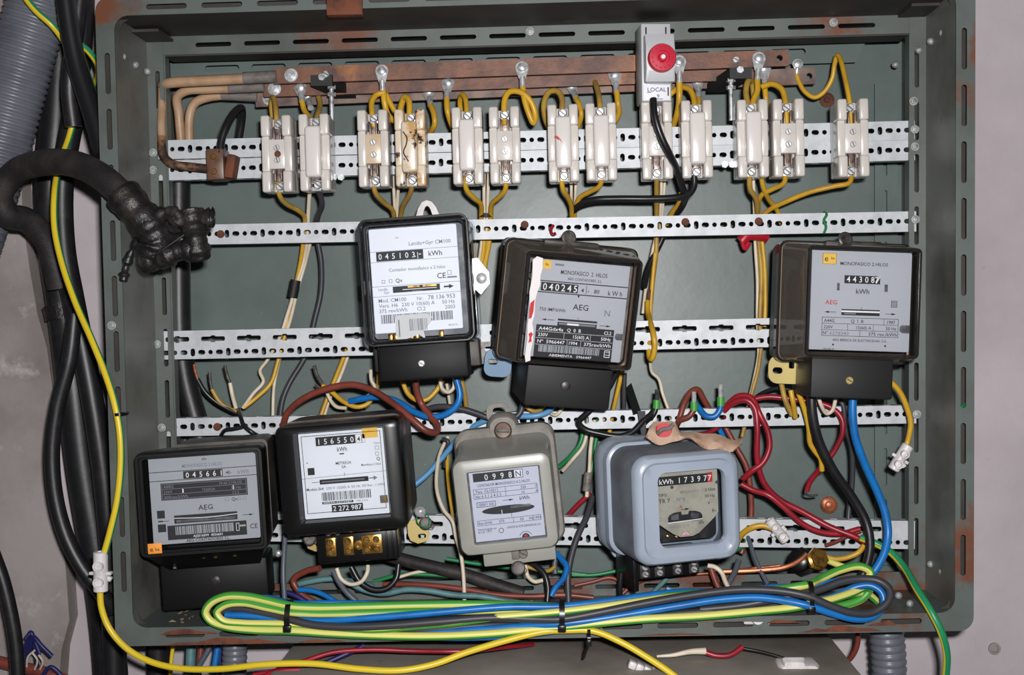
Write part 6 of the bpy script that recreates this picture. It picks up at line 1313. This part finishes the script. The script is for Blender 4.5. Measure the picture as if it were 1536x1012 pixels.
# taped splice
t = thing('cable_splice', 'lumpy taped cable splice in front of the left upright', 'cable splice', W(255, 350, 215))
tl = t.location.copy()
def sp(name, m, pts, r, n=12):
    mb = MB(1); q = [Vector(W(*p)) - tl for p in pts]; k = S(215)
    mb.tube(q, (lambda f: k * (r + 1.8 * math.sin(f * 17) + 1.2 * math.sin(f * 41))), n, sub=8); mb.build(name, m, t)
sp('taped_trunk', 'tape', [(182, 290, 230), (205, 315, 232), (226, 340, 230), (236, 362, 226), (228, 386, 224)], 27)
sp('taped_branch', 'tape', [(222, 330, 226), (250, 322, 230), (276, 330, 230), (300, 330, 226), (320, 328, 222)], 13)
sp('taped_branch', 'tape', [(216, 392, 224), (240, 388, 230), (268, 376, 232), (302, 374, 228)], 17)
sp('taped_branch', 'tape', [(230, 350, 224), (256, 356, 230), (282, 360, 230), (302, 356, 224)], 9)
sp('cable_loop', 'rubber_dusty', [(226, 336, 236), (246, 318, 240), (262, 318, 242), (270, 328, 240), (262, 336, 234)], 7)
sp('tape_wrap', 'tape', [(286, 318, 228), (290, 340, 232), (294, 362, 232), (298, 388, 226)], 19)
sp('cut_end', 'rubber', [(300, 326, 224), (314, 326, 222), (322, 326, 220)], 14)
sp('cut_end', 'rubber', [(212, 350, 218), (196, 380, 214), (188, 404, 212), (185, 422, 212)], 6.5)
mb = MB(1); mb.tube([W(206, 382, 238) - tl, W(226, 384, 246) - tl, W(250, 370, 250) - tl, W(276, 352, 248) - tl], .0009, 6); mb.build('tape_strand', 'rubber_dusty', t)
cable('collar of tape around the widest black cable', 'tape', 30, [(93, 455, 28), (96, 466, 28), (98, 478, 28)])

# ---- bottom left corner
cable('black cable at the lower left edge of the photo', 'rubber', 11, [(-120, 400, 100), (-60, 680, 110), (-14, 820, 120), (4, 870, 120), (16, 920, 120), (24, 970, 120), (28, 1040, 120), (30, 1500, 110)])
for i, pts in enumerate(([(36, 990, 60), (40, 965, 66), (46, 948, 70), (52, 960, 70), (60, 980, 70)], [(34, 1000, 60), (44, 975, 70), (50, 955, 76), (62, 968, 78), (78, 984, 76)], [(56, 1000, 60), (52, 972, 66), (46, 950, 70), (38, 958, 72)], [(62, 1016, 60), (76, 1000, 62), (92, 1012, 60)])):
    wire('frayed_wire', ['dark blue frayed wire, leftmost of the tangle at the lower left', 'dark blue frayed wire with the free end to the right', 'dark blue frayed wire curling over the tangle', 'dark blue wire lying lowest in the tangle'][i], 'w_navy', 3.4, pts, group='frayed blue wires')
for i, pts in enumerate(([(40, 1000, 64), (42, 985, 70), (52, 975, 74)], [(52, 1004, 64), (56, 990, 70), (48, 978, 74)], [(60, 1004, 62), (64, 992, 68), (58, 982, 72)])):
    wire('frayed_wire', ['thin cream strand left in the frayed tangle', 'thin cream strand in the middle of the frayed tangle', 'thin cream strand right in the frayed tangle'][i], WT_, 1.6, pts, group='frayed cream strands', n=6)
wire('wall_pipe', 'thin brown pipe end along the floor at the lower left', 'w_brown', 9, [(-10, 990, 40), (30, 1000, 40), (80, 1012, 40), (110, 1026, 40)], cat='pipe')
# ---- wires below the cabinet
UG = 'wires below the cabinet'
def under(label, m, r, pts): return wire('lower_wire', label, m, r, pts, group=UG)
cable('black strap cable behind the lower left corner below the rim', 'rubber', 17, [(236, 950, 60), (237, 985, 60), (238, 1040, 60), (240, 1400, 50)])
under('dark teal cable below the left rim, leftmost of the cluster', 'w_teal', 8, [(288, 950, 80), (286, 985, 84), (284, 1030, 86), (284, 1250, 70)])
under('brown wire in the cluster below the left rim', 'w_brown', 5, [(304, 950, 86), (300, 985, 90), (296, 1030, 92), (296, 1250, 70)])
under('blue wire in the cluster below the left rim', 'w_blue', 5, [(330, 950, 90), (324, 985, 94), (318, 1030, 96), (318, 1250, 70)])
under('grey wire crossing in the cluster below the left rim', 'w_grey', 4.6, [(322, 950, 100), (312, 975, 104), (298, 1000, 106), (292, 1030, 106), (292, 1250, 70)])
under('dark blue wire right in the cluster below the left rim', 'w_navy', 4.6, [(336, 952, 80), (330, 990, 80), (334, 1030, 80), (334, 1250, 70)])
under('red wire running along under the bottom rim', 'w_red', 3.6, [(380, 1012, 200), (420, 1004, 200), (460, 990, 200), (500, 978, 196), (560, 974, 192), (620, 976, 190), (700, 976, 190), (760, 970, 160), (800, 966, 120)])
under('navy wire crossing the red one under the rim', 'w_navy', 4, [(400, 1020, 196), (440, 1008, 196), (485, 995, 194), (520, 980, 188), (546, 968, 180)])
under('second red wire at the lower left beneath the earth wire', 'w_red', 3.4, [(384, 1030, 204), (396, 1014, 206), (420, 1006, 206), (450, 1004, 204)])
o = under('red wire with white sleeved end lying on the lower box', 'w_red', 4.2, [(1058, 978, 170), (1075, 983, 172), (1095, 982, 172), (1114, 970, 168)])
mb = MB(1); mb.tube([W(985, 984, 176), W(1010, 982, 176), W(1035, 977, 174), W(1058, 976, 171)], lambda f: (2 + 3.4 * f) * S(172), 10); attach(mb, 'white_sleeve', 'w_white', o)
under('thin black wire from the red end to the white connector', 'w_black', 2.4, [(1114, 972, 166), (1136, 976, 170), (1160, 982, 176), (1184, 990, 182)])
under('dark brown wire hooking down below the rim at the right', 'w_brown', 4.2, [(1287, 950, 100), (1286, 966, 110), (1278, 984, 124), (1262, 996, 140), (1240, 1001, 156), (1228, 1002, 164)])
under('yellow-green wire glimpse below the rim at the lower left', 'yg_yellow2', 3, [(262, 958, 100), (258, 980, 100), (256, 1010, 100), (256, 1250, 70)])
t = thing('plug_connector', 'white plug connector lying on the lower box at the right', 'connector', W(1196, 1004, 190)); k = S(190) * 1000
mb = MB(); mb.rl([(60 * k, 26 * k, 5, 14), (62 * k, 30 * k, 6, -10), (54 * k, 24 * k, 5, -16)]); part(mb, 'shell', 'plastic_white', t)
mb = MB(); mb.rl([(34 * k, 12 * k, 3, -12, -6, 12), (30 * k, 8 * k, 3, -18, -6, 10)]); part(mb, 'latch', 'plastic_white', t)
mb = MB(); mb.lathe([(6, 0), (5, 10), (3, 16)], (-30 * k, 0, -2), (-1, -.2, 0), 10); part(mb, 'dark_pin', 'steel_dark', t)
t = thing('crumpled_connector', 'crumpled white plastic terminal strip on the lower box at the middle', 'connector', W(962, 1006, 200)); k = S(200) * 1000
mb = MB()
for i in range(4): mb.box((-14 * k + i * 11 * k, -3 + i, 8 - i * 3), (12 * k, 14, 12 * k), 2, rot=Matrix.Rotation(R(20 + i * 4), 3, 'Y'))
part(mb, 'strip', 'plastic_white', t)
mb = MB(); mb.lathe([(5, 0), (4, 12)], (-26 * k, 0, -2), (-1, -.3, -.2), 10); part(mb, 'dark_screw', 'steel_dark', t)
